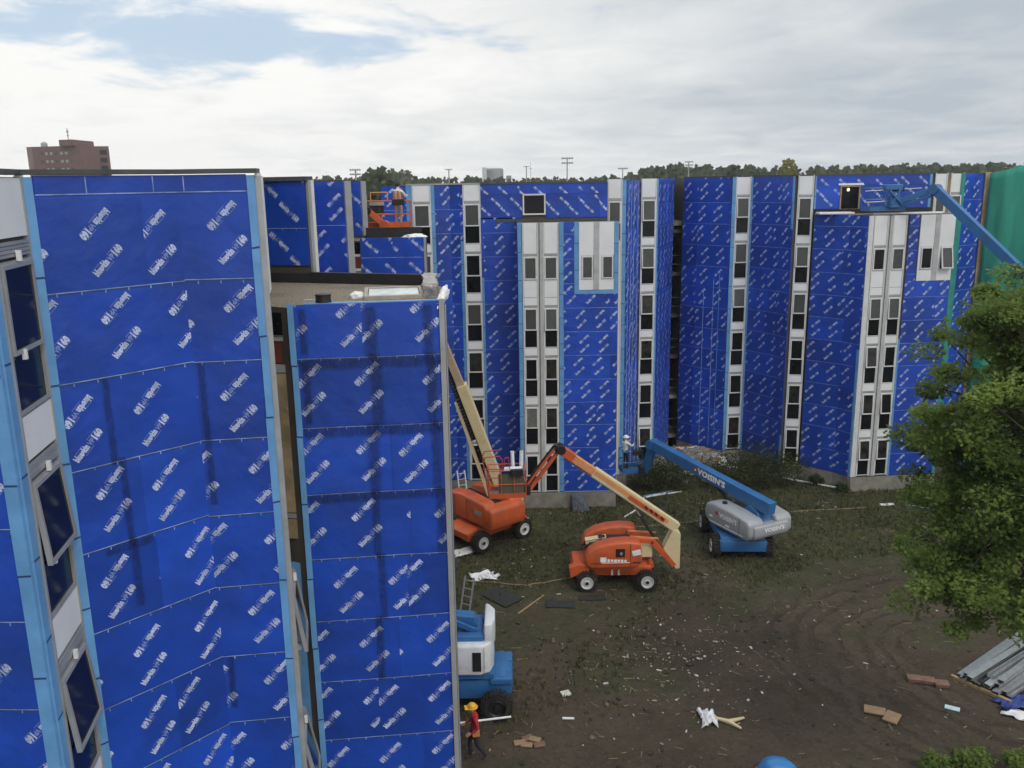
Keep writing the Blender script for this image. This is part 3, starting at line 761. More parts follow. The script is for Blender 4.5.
# S10 pair
s = Seg((21.5, 45.35), (23.1, 45.35))
strip(rw, s, s.az(.478), s.az(.4905), range(5, 6), ztop=ZR, seed=72); strip(rw, s, s.az(.4955), s.az(.5085), range(5, 6), ztop=ZR, seed=73)
slab(rw, s, s.az(.491), s.az(.495), 12, ZR, M_TAN, 'mullion', off=.06, thick=.06)
slab(rw, s, .02, s.L-.15, .8, 13.03, M_WHITE, 'spandrel_panel', off=.04, thick=.04)
sx = Seg((23.1, 45.35), (24.6, 46.2))
slab(rw, s, s.L-.14, s.L+.06, .8, ZR-.03, M_TEAL, 'edge_strip', off=.09, thick=.08)
wrap(rw, sx, .05, sx.L-.02, .8, ZR-.05, 1, False, 68)
sx = Seg((24.6, 46.2), (24.9, 46.22)); slab(rw, sx, 0.0, sx.L, .8, ZR, M_SHE, 'sheathing', off=.12, thick=.12)
# front bay F2
s = Seg(Q0, Qm); wrap(rw, s, .03, s.L, .8, LOW, 1, False, 69)
s = Seg(Qm, Q1); wrap(rw, s, 0, s.L-.12, .8, LOW, 1, False, 70)
tape(rw, s, s.L-.115, s.L, .8, 7.5, seed=25); wrap(rw, s, s.L-.115, s.L, 7.51, LOW, 1, False, 170)
s = Seg(Q1, Q2)
a0, a1 = s.az(.4130), s.az(.4500)
slab(rw, s, .0, a0-.03, .8, LOW-.03, M_FRAME, 'jamb', off=.05, thick=.05)
double(rw, s, a0, a1, 80, 0)
tape(rw, s, a1+.03, a1+.13, .8, 8, seed=26)
wrap(rw, s, a1+.135, s.az(.4645)-.02, 10.9, LOW-.01, 1, False, 71)
wrap(rw, s, a1+.135, s.L-.2, .8, 10.895, 1, False, 72)
inset(rw, s, s.az(.4655), s.az(.5045), 10.9, 2, (0, .2), False)
tape(rw, s, s.L-.19, s.L, .8, LOW-.02, m=M_TEAL, seed=27)
pl = MB()
for a, b in ((g0, (10.5, 49.2)), ((10.5, 49.2), g1), (g1, g2), (g2, g2m), (g2m, g3), (g3, g4), (Q0, Qm), (Qm, Q1), (Q1, Q2)):
    q = Seg(a, b); pl.box(q.P(q.L/2, .36, .01), (q.L-.02, .10, .8), M_CONC, T=q.T())
pl.build('plinth', rw)
mb = MB(); mb.box((16.4, 44.6, LOW+.06), (1.7, .9, .1), M_FOAM, -.1); mb.box((19.5, 43.4, LOW+.05), (3.6, .25, .09), M_FOAM, .09)
tag(mb.build('roof_board', None, (18, 44, LOW), bevel=.02), 'white foam boards laid along the edge of the right low roof', 'foam boards')
mb = MB(); mb.revolve((17.22, 45.2, 15.25), (0,0,1), [(0, .0), (.03, .06), (.1, .075), (.15, .05), (.18, .0)], M_DECAL, 12)
em = bpy.data.materials.new('lamp_glow'); em.use_nodes = True
eb = em.node_tree.nodes['Principled BSDF']; eb.inputs['Emission Color'].default_value = (1, .75, .35, 1); eb.inputs['Emission Strength'].default_value = 1.2
mb.mats[0] = em
tag(mb.build('work_lamp', None, (17.22, 45.2, 15.2), smooth=True), 'small lit work lamp hanging in the dark opening of the right upper wall', 'lamp')

# green debris netting
rows = []; mb = MB(); nx, nz = 60, 40
vs = []; fs = []
for i in range(nx+1):
    u = i/nx
    for j in range(nz+1):
        w = j/nz; x = 24.72 + 8.6*u; y = 45.9 - 4.4*u
        fo = .13*math.sin(u*34+3*noise.noise(Vector((u*6, 0, 2)))) + .16*noise.noise(Vector((u*12, w*5, 1))) + .05*noise.noise(Vector((u*40, w*12, 4)))
        z = .2 + (16.3 - .2 - .35*u + .1*math.sin(u*9) + (.15 if u > .1 else -.15*(1-u*10)) - .1)*w
        vs.append((x - fo*.47, y - fo*.88, z))
for i in range(nx):
    for j in range(nz):
        a = i*(nz+1)+j; fs.append((a, a+nz+1, a+nz+2, a+1))
mb.mesh(vs, fs, M_NET)
n = len(vs)
net = mb.build('debris_netting', None, (29, 44, 0), smooth=True)
sm = net.modifiers.new('thick', 'SOLIDIFY'); sm.thickness = .02
tag(net, 'green debris netting draped over the facade at the right edge', 'netting')

# ================================================================== GROUND
def build_ground():
    m = bpy.data.materials.new('courtyard_soil'); m.use_nodes = True
    nt = m.node_tree; N = nt.nodes; L = nt.links; b = N['Principled BSDF']; b.inputs['Roughness'].default_value = .95
    b.inputs['Specular IOR Level'].default_value = .15
    tc = N.new('ShaderNodeTexCoord')
    def nz(sc, det=6, ro=.6, vec=None):
        n = N.new('ShaderNodeTexNoise'); n.inputs['Scale'].default_value = sc; n.inputs['Detail'].default_value = det; n.inputs['Roughness'].default_value = ro
        L.new(vec or tc.outputs['Object'], n.inputs['Vector']); return n.outputs['Fac']
    def rng(o, a, b_, c, d):
        r = N.new('ShaderNodeMapRange'); r.inputs[1].default_value = a; r.inputs[2].default_value = b_; r.inputs[3].default_value = c; r.inputs[4].default_value = d
        L.new(o, r.inputs[0]); return r.outputs[0]
    def math_(op, a, b_):
        q = N.new('ShaderNodeMath'); q.operation = op
        for i, v in enumerate((a, b_)):
            if isinstance(v, (int, float)): q.inputs[i].default_value = v
            else: L.new(v, q.inputs[i])
        return q.outputs[0]
    def mix(f, a, b_):
        x = N.new('ShaderNodeMix'); x.data_type = 'RGBA'
        if isinstance(f, (int, float)): x.inputs[0].default_value = f
        else: L.new(f, x.inputs[0])
        for i, v in ((6, a), (7, b_)):
            if isinstance(v, tuple): x.inputs[i].default_value = (*v, 1)
            else: L.new(v, x.inputs[i])
        return x.outputs[2]
    sx = N.new('ShaderNodeSeparateXYZ'); L.new(tc.outputs['Object'], sx.inputs[0])
    mud = mix(rng(nz(.35), .35, .7, 0, 1), (.080, .062, .046), (.132, .104, .077))
    mud = mix(rng(nz(5, 8, .7), .45, .75, 0, .6), mud, (.044, .036, .028))
    grass = mix(rng(nz(1.4, 8, .7), .35, .7, 0, 1), (.052, .056, .030), (.10, .10, .055))
    # where grass survives: toward the far walls and in patches
    gy = rng(sx.outputs[1], 24, 39, -.06, .20)
    gm = math_('ADD', nz(.22, 7, .65), gy)
    gmask = rng(gm, .46, .62, 0, 1)
    # wheel ruts: arcs about two turning centres
    cv = N.new('ShaderNodeVectorMath'); cv.operation = 'DISTANCE'; L.new(tc.outputs['Object'], cv.inputs[0]); cv.inputs[1].default_value = (16.0, 26.2, 0)
    wob = math_('ADD', cv.outputs['Value'], math_('MULTIPLY', nz(.3, 5), 2.4))
    band = math_('SINE', math_('MULTIPLY', wob, 8.5), 0)
    rmask = math_('MULTIPLY', rng(cv.outputs['Value'], 2.2, 3.2, 0, 1), rng(cv.outputs['Value'], 6.8, 8.6, 1, 0))
    rmask = math_('MULTIPLY', rmask, rng(nz(.5, 4), .35, .55, 0, 1))
    ruts = math_('MULTIPLY', rng(band, 0, .9, 0, 1), rmask)
    gmask = math_('MULTIPLY', gmask, math_('SUBTRACT', 1, math_('MULTIPLY', rmask, .9)))
    col = mix(gmask, mud, grass)
    col = mix(math_('MULTIPLY', ruts, .4), col, (.03, .025, .02))
    lightp = rng(nz(.25, 8, .68), .54, .72, 0, .6)
    col = mix(lightp, col, (.13, .105, .075))
    spk = nz(7, 7, .8)
    col = mix(rng(spk, .55, .66, 0, .8), col, (.17, .14, .095)); col = mix(rng(nz(4.5, 8, .8), .54, .66, 0, .75), col, (.026, .023, .017))
    L.new(col, b.inputs['Base Color'])
    hgt = math_('ADD', math_('MULTIPLY', nz(3.5, 8, .7), 1.0), math_('MULTIPLY', ruts, -.9))
    hgt = math_('ADD', hgt, math_('MULTIPLY', nz(14, 6, .7), .5))
    bp = N.new('ShaderNodeBump'); bp.inputs['Strength'].default_value = .9; bp.inputs['Distance'].default_value = .12
    L.new(hgt, bp.inputs['Height']); L.new(bp.outputs[0], b.inputs['Normal'])
    return m
M_SOIL = build_ground()
def gz(x, y):
    """ground height: gentle lumps, ruts in the turning area, a spoil rise in the rubble corner"""
    if not (-12 < x < 34 and 4 < y < 52): return 0.
    f = min(1, (x+12)/3, (34-x)/3, (y-4)/3, (52-y)/3)
    d = math.hypot(x-16, y-26.2)
    z = .05*noise.noise(Vector((x*.35, y*.35, 0))) + .025*noise.noise(Vector((x*1.3, y*1.3, 3)))
    if 2.4 < d < 8.4: z += .028*math.sin(8.5*(d + .9*noise.noise(Vector((x*.3, y*.3, 7)))))*min(1, (d-2.4), (8.4-d))*max(0, noise.noise(Vector((x*.5, y*.5, 9)))+.4)
    r = math.hypot((x-10.2)/2.6, (y-47.6)/2.6)
    if r < 1: z += .75*(1-r*r)
    return z*f
mb = MB(); xs = [-480, -300, -100, -40] + [-12+.25*i for i in range(185)] + [60, 150, 300, 480]
ys = [-60, -20] + [4+.25*i for i in range(193)] + [70, 120, 250, 400, 620]
vs = [(x, y, gz(x, y)) for x in xs for y in ys]; ny = len(ys)
fs = [(i*ny+j, (i+1)*ny+j, (i+1)*ny+j+1, i*ny+j+1) for i in range(len(xs)-1) for j in range(ny-1)]
mb.mesh(vs, fs, M_SOIL)
gr = mb.build('ground', None, (0, 0, 0), smooth=True); structure(gr)

# grass tufts (nobody could count them)
mb = MB(); gr_ = random.Random(21)
def bare(x, y):
    d = math.hypot(x-16, y-26.2)
    return noise.noise(Vector((x*.22, y*.22, 5))) + (y-33)*.045 - (.6 if 2 < d < 8.6 else 0) - (.2 if x > 9 and y < 32 else 0)
FOOT = [(-4, 30, -20, 12)]
cnt = 0
while cnt < 17000:
    y = 18 + 30*gr_.random()**.9; x = gr_.uniform(-3, 27)
    if bare(x, y) < gr_.uniform(-.4, .4): cnt += .3; continue
    if y > 41.2 and .3 < x < 5.2: continue
    if y > 43.1 and x < 5: continue
    cnt += 1; z = gz(x, y)
    for _ in range(3):
        a = gr_.uniform(0, 6.28); h = gr_.uniform(.05, .2); w = gr_.uniform(.02, .045); dx, dy = math.cos(a), math.sin(a)
        ox, oy = gr_.uniform(-.08, .08), gr_.uniform(-.08, .08); ln = gr_.uniform(.2, .8)*h
        mb.poly([(x+ox-dx*w, y+oy-dy*w, z-.01), (x+ox+dx*w, y+oy+dy*w, z-.01), (x+ox-dy*ln, y+oy+dx*ln, z+h)], M_GRASS)
o = mb.build('grass', None, (0, 0, 0)); o['kind'] = 'stuff'

# scattered scraps
M_CLOD = mat('clod_dark', (.04, .032, .024), .95, 0, .4, 8); M_CLOD2 = mat('clod_pale', (.13, .105, .075), .95, 0, .4, 8); M_STRAW = mat('straw', (.26, .22, .13), .9, 0, .3, 5)
mb = MB(); lr = random.Random(4)
LM = [M_LITTER, M_LITTER, M_WOOD, M_GREY, M_CARD, mat('litter_tan', (.36, .31, .24), .9, 0, .3, 1)]
def scrap(x, y, s):
    a = lr.uniform(0, 6.28); z = gz(x, y)+.02; l = s*lr.uniform(.6, 1.8); w = s*lr.uniform(.25, .8)
    T = Matrix.Rotation(a, 3, 'Z') @ Matrix.Rotation(lr.uniform(-.35, .35), 3, 'X')
    mb.box((x, y, z+.008), (l, w, .012+s*.1), lr.choice(LM), T=T)
for _ in range(760):
    t = lr.random()
    if t < .40: x, y = lr.gauss(5.6, 1.5), lr.gauss(27.0, 1.7)
    elif t < .75: x, y = lr.uniform(-2, 24), lr.uniform(20, 42)
    elif t < .9: x, y = lr.uniform(.5, 16), lr.gauss(40.6, .6)
    else: x, y = lr.uniform(-2, 1), lr.uniform(30, 41)
    if y > 43: continue
    scrap(x, y, lr.choice((.02, .025, .03, .035, .04, .05, .07, .1)))
for _ in range(2600):                                  # clods and straw bits
    x, y = lr.uniform(-2, 24), lr.uniform(19, 42)
    if lr.random() > .55 + .6*noise.noise(Vector((x*.4, y*.4, 2))): continue
    s_ = lr.choice((.04, .05, .06, .09, .12)); z = gz(x, y)
    T = Matrix.Rotation(lr.uniform(0, 6.28), 3, 'Z') @ Matrix.Rotation(lr.uniform(-.5, .5), 3, 'X')
    if lr.random() < .6: mb.box((x, y, z+s_*.12), (s_*1.3, s_, s_*.5), M_CLOD if lr.random() < .6 else M_CLOD2, T=T)
    else: mb.box((x, y, z+.015), (s_*3, .018, .012), M_STRAW, T=T)
o = mb.build('scattered_scraps', None, (0, 0, 0)); o['kind'] = 'stuff'
# rubble in the corner by the stair link
mb = MB()
for _ in range(420):
    x, y = lr.gauss(9.9, 1.3), lr.gauss(47.3, 1.1)
    s = lr.choice((.1, .14, .2, .3, .45)); z = gz(x, y)
    T = Matrix.Rotation(lr.uniform(0, 6), 3, 'Z') @ Matrix.Rotation(lr.uniform(-.6, .6), 3, 'X')
    mb.box((x, y, z+s*.15), (s*1.6, s*.9, s*.4), lr.choice((M_CONC, M_CONC, M_CONC, M_LITTER, M_GREY, M_TAN, M_GREY, M_BRICKR)), T=T)
o = mb.build('rubble', None, (9.9, 47.3, 0)); o['kind'] = 'stuff'

# ================================================================== LIFTS
def wheel(root, c, axis, r=.42, w=.34, rim=M_RIM):
    axis = Vector(axis).normalized(); c = Vector(c)
    wl = MB(); wl.revolve(c, axis, [(-w/2+.02, r*.60), (-w/2, r*.72), (-w/2+.02, r*.93), (-w/2+.07, r), (w/2-.07, r), (w/2-.02, r*.93), (w/2, r*.72), (w/2-.02, r*.60)], M_RUB, 28)
    up = Vector((0,0,1)); x = axis.cross(up).normalized()
    for k in range(22):
        a = 2*math.pi*k/22; rad = x*math.cos(a)+up*math.sin(a); tan = axis.cross(rad)
        for sd in (-1, 1):
            p = c + rad*(r+.008) + axis*sd*w*.24 + tan*sd*.02
            wl.bar(p-axis*w*.22, p+axis*w*.22+tan*.05, .06, .05, M_RUB, up=rad)
    t = wl.build('wheel', root, smooth=False)
    for sd in (-1, 1):
        rm = MB(); rm.revolve(c, axis*sd, [(w*.44, r*.62), (w*.5, r*.58), (w*.36, r*.48), (w*.34, r*.24), (w*.50, r*.20), (w*.52, .001)], rim, 24)
        rm.build('rim', t, smooth=True)
        hb = MB(); hb.cyl(c+axis*sd*w*.4, c+axis*sd*(w*.56), r*.17, None, M_BLK, 10); hb.build('hub', t)
    return t

def platform(root, T, L_=1.8, W=.8, Hh=1.1, m=M_ORANGE, panel=None):
    """T: matrix at the centre of the floor"""
    fl = MB(T); fl.box((0, 0, .03), (L_, W, .06), M_STEEL); 
    for sy in (-1, 1): fl.box((0, sy*W/2, .11), (L_, .03, .20), m)
    for sx in (-1, 1): fl.box((sx*L_/2, 0, .11), (.03, W, .20), m)
    fl.build('platform_floor', root)
    rl = MB(T); x, y = L_/2, W/2
    for sx in (-1, -.35, .35, 1):
        for sy in (-1, 1): rl.cyl((sx*x, sy*y, 0), (sx*x, sy*y, Hh), .022, None, m, 6)
    for z in (Hh*.5, Hh):
        rl.tube([(-x, -y, z), (x, -y, z), (x, y, z), (-x, y, z), (-x, -y, z)], .022, m, 6)
    rl.build('guard_rail', root)
    cb = MB(T); cb.box((x*.5, -y-.02, Hh-.05), (.5, .28, .25), M_BLK); cb.build('control_box', root, bevel=.02)
    if panel:
        pn = MB(T); pn.box((x*.2, -y+.03, .6), (L_*.7, .02, .8), panel); pn.build('mesh_panel', root)

def hood(root, T, prof, y0, y1, m, bevel=.09, name='engine_hood'):
    mb = MB(T); mb.prism(prof, y0, y1, m); return mb.build(name, root, bevel=bevel, smooth=True, seg=3)
def put_text(root, T, body, w, h, m, name):
    mb = MB(T)
    for p in text_polys(body, w, h, 2, .055): mb.poly([(x-w/2, 0, z) for x, z in p], m)
    return mb.build(name, root)

# ---- orange articulated lift, centre
V = Vector
def lift_articulated():
    root = empty('boom_lift', (4.05, 33.1, 0), 'orange boom lift side on in mid yard, its cream boom folded over to a basket', 'boom lift', 'boom lifts at work in the yard')
    T = Matrix.Translation((4.05, 33.1, 0))
    ch = MB(T)
    ch.prism([(-1.55, .48), (1.45, .45), (1.45, .82), (.9, .86), (-.6, .86), (-1.0, 1.05), (-1.7, 1.02), (-1.78, .62)], -.62, .62, M_ORANGE)
    ch.build('chassis', root, bevel=.04, smooth=True)
    for sx in (-1.2, 1.2):
        ax = MB(T); ax.bar((sx, -.95, .42), (sx, .95, .42), .22, .2, M_BLK); ax.build('axle', root)
        for sy in (-1, 1): wheel(root, (4.05+sx, 33.1+sy*1.05, .42), (0, 1, 0))
    fd = MB(T)
    fd.prism([(-1.85, .55), (-1.1, .85), (-1.05, 1.08), (-1.5, 1.14), (-1.9, 1.0)], -1.0, -.64, M_ORANGE); fd.build('step_plate', root, bevel=.03)
    tt = MB(T); tt.cyl((-.1, 0, .84), (-.1, 0, .98), .55, None, M_BLK, 24); tt.box((-.1, 0, 1.04), (2.0, 1.5, .12), M_ORANGE); tt.build('turntable', root)
    pf = [(-1.22, 1.10), (-1.28, 1.42), (-1.12, 1.68), (-.75, 1.92), (-.2, 2.06), (.35, 2.10), (.80, 2.06), (.95, 1.98), (1.0, 1.25), (.82, 1.0), (-1.0, .98)]
    hn = hood(root, T, pf, -1.12, -.42, M_ORANGE, .1); hood(root, T, [(x, z+(.06 if z > 1.5 else 0)) for x, z in pf], .40, 1.1, M_ORANGE, .12)
    jn = MB(T); jn.box((.52, -1.131, 1.55), (.012, .02, .98), M_BLK); jn.box((-.1, -1.128, 1.22), (1.9, .012, .015), M_BLK); jn.build('panel_gap', root)
    vt = MB(T); vt.box((.12, -1.13, 1.66), (.36, .03, .34), M_BLK); vt.cyl((.15, -1.13, 1.64), (.15, -1.17, 1.64), .06, None, M_GREY, 10); vt.build('vent_grille', root)
    dc = MB(T)
    dc.box((.76, -1.128, 1.66), (.34, .012, .22), M_DECAL, T=Matrix.Rotation(R(-12), 3, 'Y'))
    for i, (x, w, z, h) in enumerate(((-.55, .24, 1.38, .2), (-.34, .1, 1.34, .12), (-.2, .1, 1.34, .09), (-.07, .1, 1.33, .11), (.06, .1, 1.33, .09), (.19, .1, 1.32, .11), (.32, .1, 1.32, .09))):
        dc.box((x, -1.127, z), (w, .012, h), M_DECAL)
    dc.box((-.05, -1.127, 1.24), (1.15, .01, .035), M_DECAL)
    dc.build('decal', root)
    put_text(root, T @ Matrix.Translation((.76, -1.138, 1.20)), '600AJ', .3, .09, M_BLK, 'decal_lettering')
    core = MB(T); core.box((-.2, 0, 1.4), (1.7, .7, .7), M_BLK); core.box((-.75, .0, 1.78), (.9, .4, .16), M_CREAM, T=Matrix.Rotation(R(-9), 3, 'Y')); core.box((.0, 0, 1.86), (1.3, .3, .12), M_BLK)
    core.cyl((-1.25, -.25, 1.55), (-.5, -.3, 1.9), .05, None, M_BLK, 8); core.cyl((-1.3, .1, 1.5), (-.4, .2, 1.85), .05, None, M_BLK, 8)
    core.build('engine_bay', root, bevel=.03)
    for sx in (-.15, .12):
        lg = MB(T); lg.box((sx, -.66, .62), (.07, .05, .22), M_DECAL); lg.build('label_plate', root)
    # riser arms
    for sy in (-.33, .33):
        ar = MB(T); ar.bar((.55, sy, 1.88), (1.55, sy, 1.78), .10, .2, M_ORANGE); ar.bar((1.5, sy, 1.80), (2.42, sy, .72), .10, .26, M_ORANGE, .1, .18); ar.build('riser_arm', root, bevel=.015)
        br = MB(T); br.bar((.6, sy*.9, 2.0), (1.75, sy*.9, 1.9), .05, .06, M_PEACH); br.build('link_rod', root)
    mb = MB(T); mb.box((1.22, 0, 1.32), (.62, .5, .52), M_CREAM); mb.build('counterweight', root, bevel=.03)
    mb = MB(T); mb.bar((.9, -.2, .8), (1.5, -.2, .75), .12, .12, M_ORANGE); mb.cyl((1.45, -.5, .82), (1.45, .5, .82), .12, None, M_ORANGE, 12); mb.build('tow_hitch', root)
    up = MB(T); up.prism([(1.98, 1.42), (2.30, 2.12), (2.42, 2.22), (2.66, 2.05), (2.66, .55), (2.5, .52)], -.24, .24, M_CREAM); up.build('boom_upright', root, bevel=.02)
    cy = MB(T); cy.cyl((1.95, 0, 1.3), (1.05, 0, 2.75), .06, None, M_BLK, 8); cy.cyl((1.2, 0, 2.5), (.8, 0, 3.15), .035, None, M_STEEL, 8); cy.build('lift_cylinder', root)
    p0, p1 = V((2.42, 0, 2.33)), V((-2.15, 0, 5.62))
    d = (p1-p0).normalized()
    bo = MB(T); bo.bar(p0-d*.15, p1-d*1.6, .36, .40, M_CREAM); bo.build('main_boom', root, bevel=.02)
    b2 = MB(T); b2.bar(p0+d*2.4, p1, .27, .31, M_PEACH); b2.build('fly_boom', root, bevel=.015)
    nb = d.cross(V((0, 1, 0))).normalized()
    if nb.z < 0: nb = -nb
    st = MB(T)
    st.bar(p0+d*.35+V((0, -.186, 0))+nb*.02, p1-d*1.62+V((0, -.186, 0))+nb*.04, .012, .17, M_PEACH, up=nb)
    st.bar(p0+d*.5+V((0, -.196, 0))-nb*.02, p0+d*2.3+V((0, -.196, 0))-nb*.02, .012, .16, M_ORANGE, up=nb); st.build('boom_stripe', root)
    mk = MB(T)
    for i, t in enumerate((.55, .85, 1.1, 1.35)): mk.bar(p0+d*t+V((0, -.205, 0))-nb*.02, p0+d*(t+.17)+V((0, -.205, 0))+nb*.03, .01, .09, M_BLK, up=nb)
    mk.build('boom_marking', root)
    cb = MB(T); cb.tube([p0+d*.2-nb*.24, p0+d*2.2-nb*.24, p1-d*.4-nb*.22], .03, M_GREY, 6); cb.build('hose', root)
    kn = MB(T); kn.cyl(p1+V((0, -.22, .02)), p1+V((0, .22, .02)), .19, None, M_BLK, 14); kn.box(p1+d*.12, (.3, .36, .3), M_BLK); kn.build('boom_knuckle', root, bevel=.02)
    og = MB(T); og.bar(p1-d*.62, p1-d*.02, .33, .36, M_ORANGE); og.build('boom_head', root, bevel=.03)
    q0, q1 = p1+d*.15, V((-3.48, 0, 4.05))
    e = (q1-q0).normalized(); ne = V((e.z, 0, -e.x))
    for k in (-.11, .11):
        jb = MB(T); jb.bar(q0+ne*k, q1+ne*k, .2, .13, M_ORANGE); jb.build('jib_arm', root, bevel=.012)
    hs = MB(T); hs.tube([q0+V((.1, 0, .2)), q0+V((-.15, -.1, .12)), q0+e*.8-ne*.0+V((-.18, -.1, .1)), q1+V((-.16, -.1, .1))], .045, M_BLK, 6); hs.build('hose', root)
    rt_ = MB(T); rt_.box(q1+V((-.1, 0, -.05)), (.4, .4, .45), M_BLK); rt_.build('rotator', root, bevel=.05)
    P = T @ Matrix.Translation((-4.32, -.05, 3.78)) @ Matrix.Rotation(R(4), 4, 'Z')
    platform(root, P, 1.45, .85, 1.15, M_ORANGE, mat('mesh_olive', (.10, .09, .055), .8, 0, .2, 20))
    rr = MB(P)
    mred = mat('rail_red', (.42, .05, .06), .5)
    rr.tube([(-.75, -.4, .1), (-.95, -.4, 1.5), (-.85, -.4, 1.72), (-.3, -.4, 1.75), (-.2, -.4, 1.6), (-.2, -.4, 1.2)], .022, mred)
    rr.tube([(-.15, -.4, 1.1), (-.1, -.4, 1.65), (.05, -.4, 1.7), (.1, -.4, 1.1)], .022, mred)
    rr.tube([(-.95, -.4, 1.25), (-.2, -.4, 1.2)], .022, mred); rr.tube([(-.75, .4, .1), (-.95, .4, 1.5), (-.85, .4, 1.72), (-.3, .4, 1.75)], .022, mred)
    rr.build('entry_gate', root)
    return root, P
L2, P2 = lift_articulated()
mb = MB(P2); mb.box((.22, -.30, 1.19), (.72, .28, .08), M_FOAM)
tag(mb.build('foam_board', None, P2 @ V((.22, -.3, 1.15)), bevel=.01), 'white foam board resting across the rail of the centre orange basket', 'foam board')
for k, x in enumerate((.28, .55)):
    mb = MB(P2); mb.cyl((x, .1, .07), (x-.04+.1*k, .1, 1.78), .085, .075, M_FOAM, 14); mb.cyl((x-.036+.1*k, .1, 1.77), (x-.04+.1*k, .1, 1.80), .03, None, M_CARD, 10)
    tag(mb.build('membrane_roll', None, P2 @ V((x, .1, .07))), ('white roll standing in the centre orange basket, the left of two', 'white roll standing in the centre orange basket, the right of two')[k], 'roll', 'white rolls in the basket')

# ---- orange straight boom lift behind it
def lift_straight():
    root = empty('boom_lift', (-.95, 37.9, 0), 'orange boom lift with a long cream boom rising behind the near building', 'boom lift', 'boom lifts at work in the yard')
    ang = R(40)
    T = Matrix.Translation((-1.25, 37.65, 0)) @ Matrix.Rotation(ang, 4, 'Z')
    ch = MB(T); ch.prism([(-1.7, .5), (1.7, .5), (1.75, .85), (1.2, 1.0), (-1.2, 1.0), (-1.75, .85)], -.8, .8, M_ORANGE); ch.build('chassis', root, bevel=.04, smooth=True)
    for sx in (-1.2, 1.2):
        ax = MB(T); ax.bar((sx, -.95, .46), (sx, .95, .46), .24, .22, M_BLK); ax.build('axle', root)
        for sy in (-1, 1):
            wheel(root, T @ V((sx, sy*1.08, .46)), (T.to_3x3() @ V((0, 1, 0))), .46, .38)
    tt = MB(T); tt.cyl((0, 0, .98), (0, 0, 1.12), .7, None, M_BLK, 24); tt.build('turntable', root)
    # hoods: two sides with a slot for the boom, counterweight end rounded, rotated on the turntable
    T2 = Matrix.Translation((-1.5, 37.78, 0)) @ Matrix.Rotation(R(130), 4, 'Z')   # +x of the superstructure = boom side
    pf = [(-1.55, 1.15), (-1.75, 1.45), (-1.72, 2.05), (-1.4, 2.26), (.2, 2.36), (1.1, 2.25), (1.5, 1.8), (1.55, 1.15)]
    hood(root, T2, pf, -1.06, -.38, M_ORANGE, .12); hood(root, T2, pf, .38, 1.06, M_ORANGE, .12)
    cw = MB(T2); cw.prism([(-1.9, 1.05), (-2.0, 1.4), (-1.95, 2.0), (-1.7, 2.12), (-1.2, 2.05), (-1.2, 1.05)], -1.02, 1.02, M_ORANGE); cw.build('counterweight', root, bevel=.16, smooth=True, seg=4)
    dk = MB(T2); dk.box((0, 0, 1.5), (2.6, .74, .9), M_BLK); dk.build('engine_bay', root)
    for gx in (-.3, .6):
        gp = MB(T2); gp.box((gx, 1.064, 1.7), (.012, .012, .95), M_BLK); gp.build('panel_gap', root)
    dc = MB(T2); dc.box((-1.1, 1.068, 1.75), (.5, .012, .2), M_GREY); dc.build('decal', root)
    pn = MB(T2); pn.box((-1.45, -1.09, 1.9), (.4, .1, .62), M_CREAM); pn.box((-1.45, -1.15, 2.05), (.2, .05, .2), M_GREY); pn.build('ground_controls', root, bevel=.03)
    dc = MB(T2); dc.box((-1.2, -1.066, 1.36), (.26, .012, .2), M_DECAL); dc.build('decal', root)
    # boom
    b0, b1 = V((-.72, 37.9, 2.0)), V((-4.35, 36.6, 13.2)); d = (b1-b0).normalized()
    sd = d.cross(V((0, 1, 0))).normalized()
    if sd.x < 0: sd = -sd
    lo = b0 + sd*.10
    bo = MB(); bo.bar(b0+d*.2-V((0,0,0))+sd*.22, b0+d*5.6+sd*.22, .50, .46, M_CREAM, up=sd); bo.build('main_boom', root, bevel=.03)
    b2 = MB(); b2.bar(b0+d*5.0+sd*.2, b1, .34, .34, mat('boom_dull', (.46, .34, .24), .55, 0, .12, 3), up=sd); b2.build('fly_boom', root, bevel=.02)
    rl = MB(); rl.bar(b0-d*.2-sd*.42, b0+d*4.9-sd*.28, .16, .15, M_CREAM, up=sd); rl.build('carrier_rail', root)
    cc = MB()
    for i in range(40):
        t = 3.0+i*.16; p = b0+d*t-sd*(.16); cc.box(p, (.16, .2, .10), M_BLK, T=d.to_track_quat('Z', 'Y').to_matrix())
    cc.tube([b0+d*.3-sd*.02, b0+d*9-sd*.08], .04, M_BLK, 6)
    cc.build('cable_carrier', root)
    cy = MB(); cy.cyl(b0+V((.2, -.0, -.3)), b0+d*2.4-sd*.1, .09, None, M_BLK, 10); cy.build('lift_cylinder', root)
    tw = MB(); tw.box(b0+V((.05, 0, -.25)), (.6, .7, .8), M_ORANGE); tw.build('boom_pivot', root, bevel=.05)
    # jib and basket over the farther low roof
    k0 = b1; k1 = V((-5.1, 36.25, 14.35)); k2 = V((-5.75, 36.1, 14.95))
    jb = MB(); jb.bar(k0-d*.3, k1+V((-.1,0,.05)), .3, .36, M_ORANGE, up=sd); jb.bar(k0+V((-.35, .2, -.2)), k1+V((-.5, .2, -.12)), .12, .16, M_ORANGE)
    jb.bar(k1+V((0, 0, 0)), k2, .26, .26, M_ORANGE); jb.cyl(k1+V((.3, -.15, -.4)), k1+V((-.2, -.15, .05)), .05, None, M_STEEL, 8); jb.build('jib_arm', root, bevel=.02)
    kn = MB(); kn.cyl(k1+V((0, -.2, 0)), k1+V((0, .2, 0)), .2, None, M_ORANGE, 12); kn.build('jib_knuckle', root)
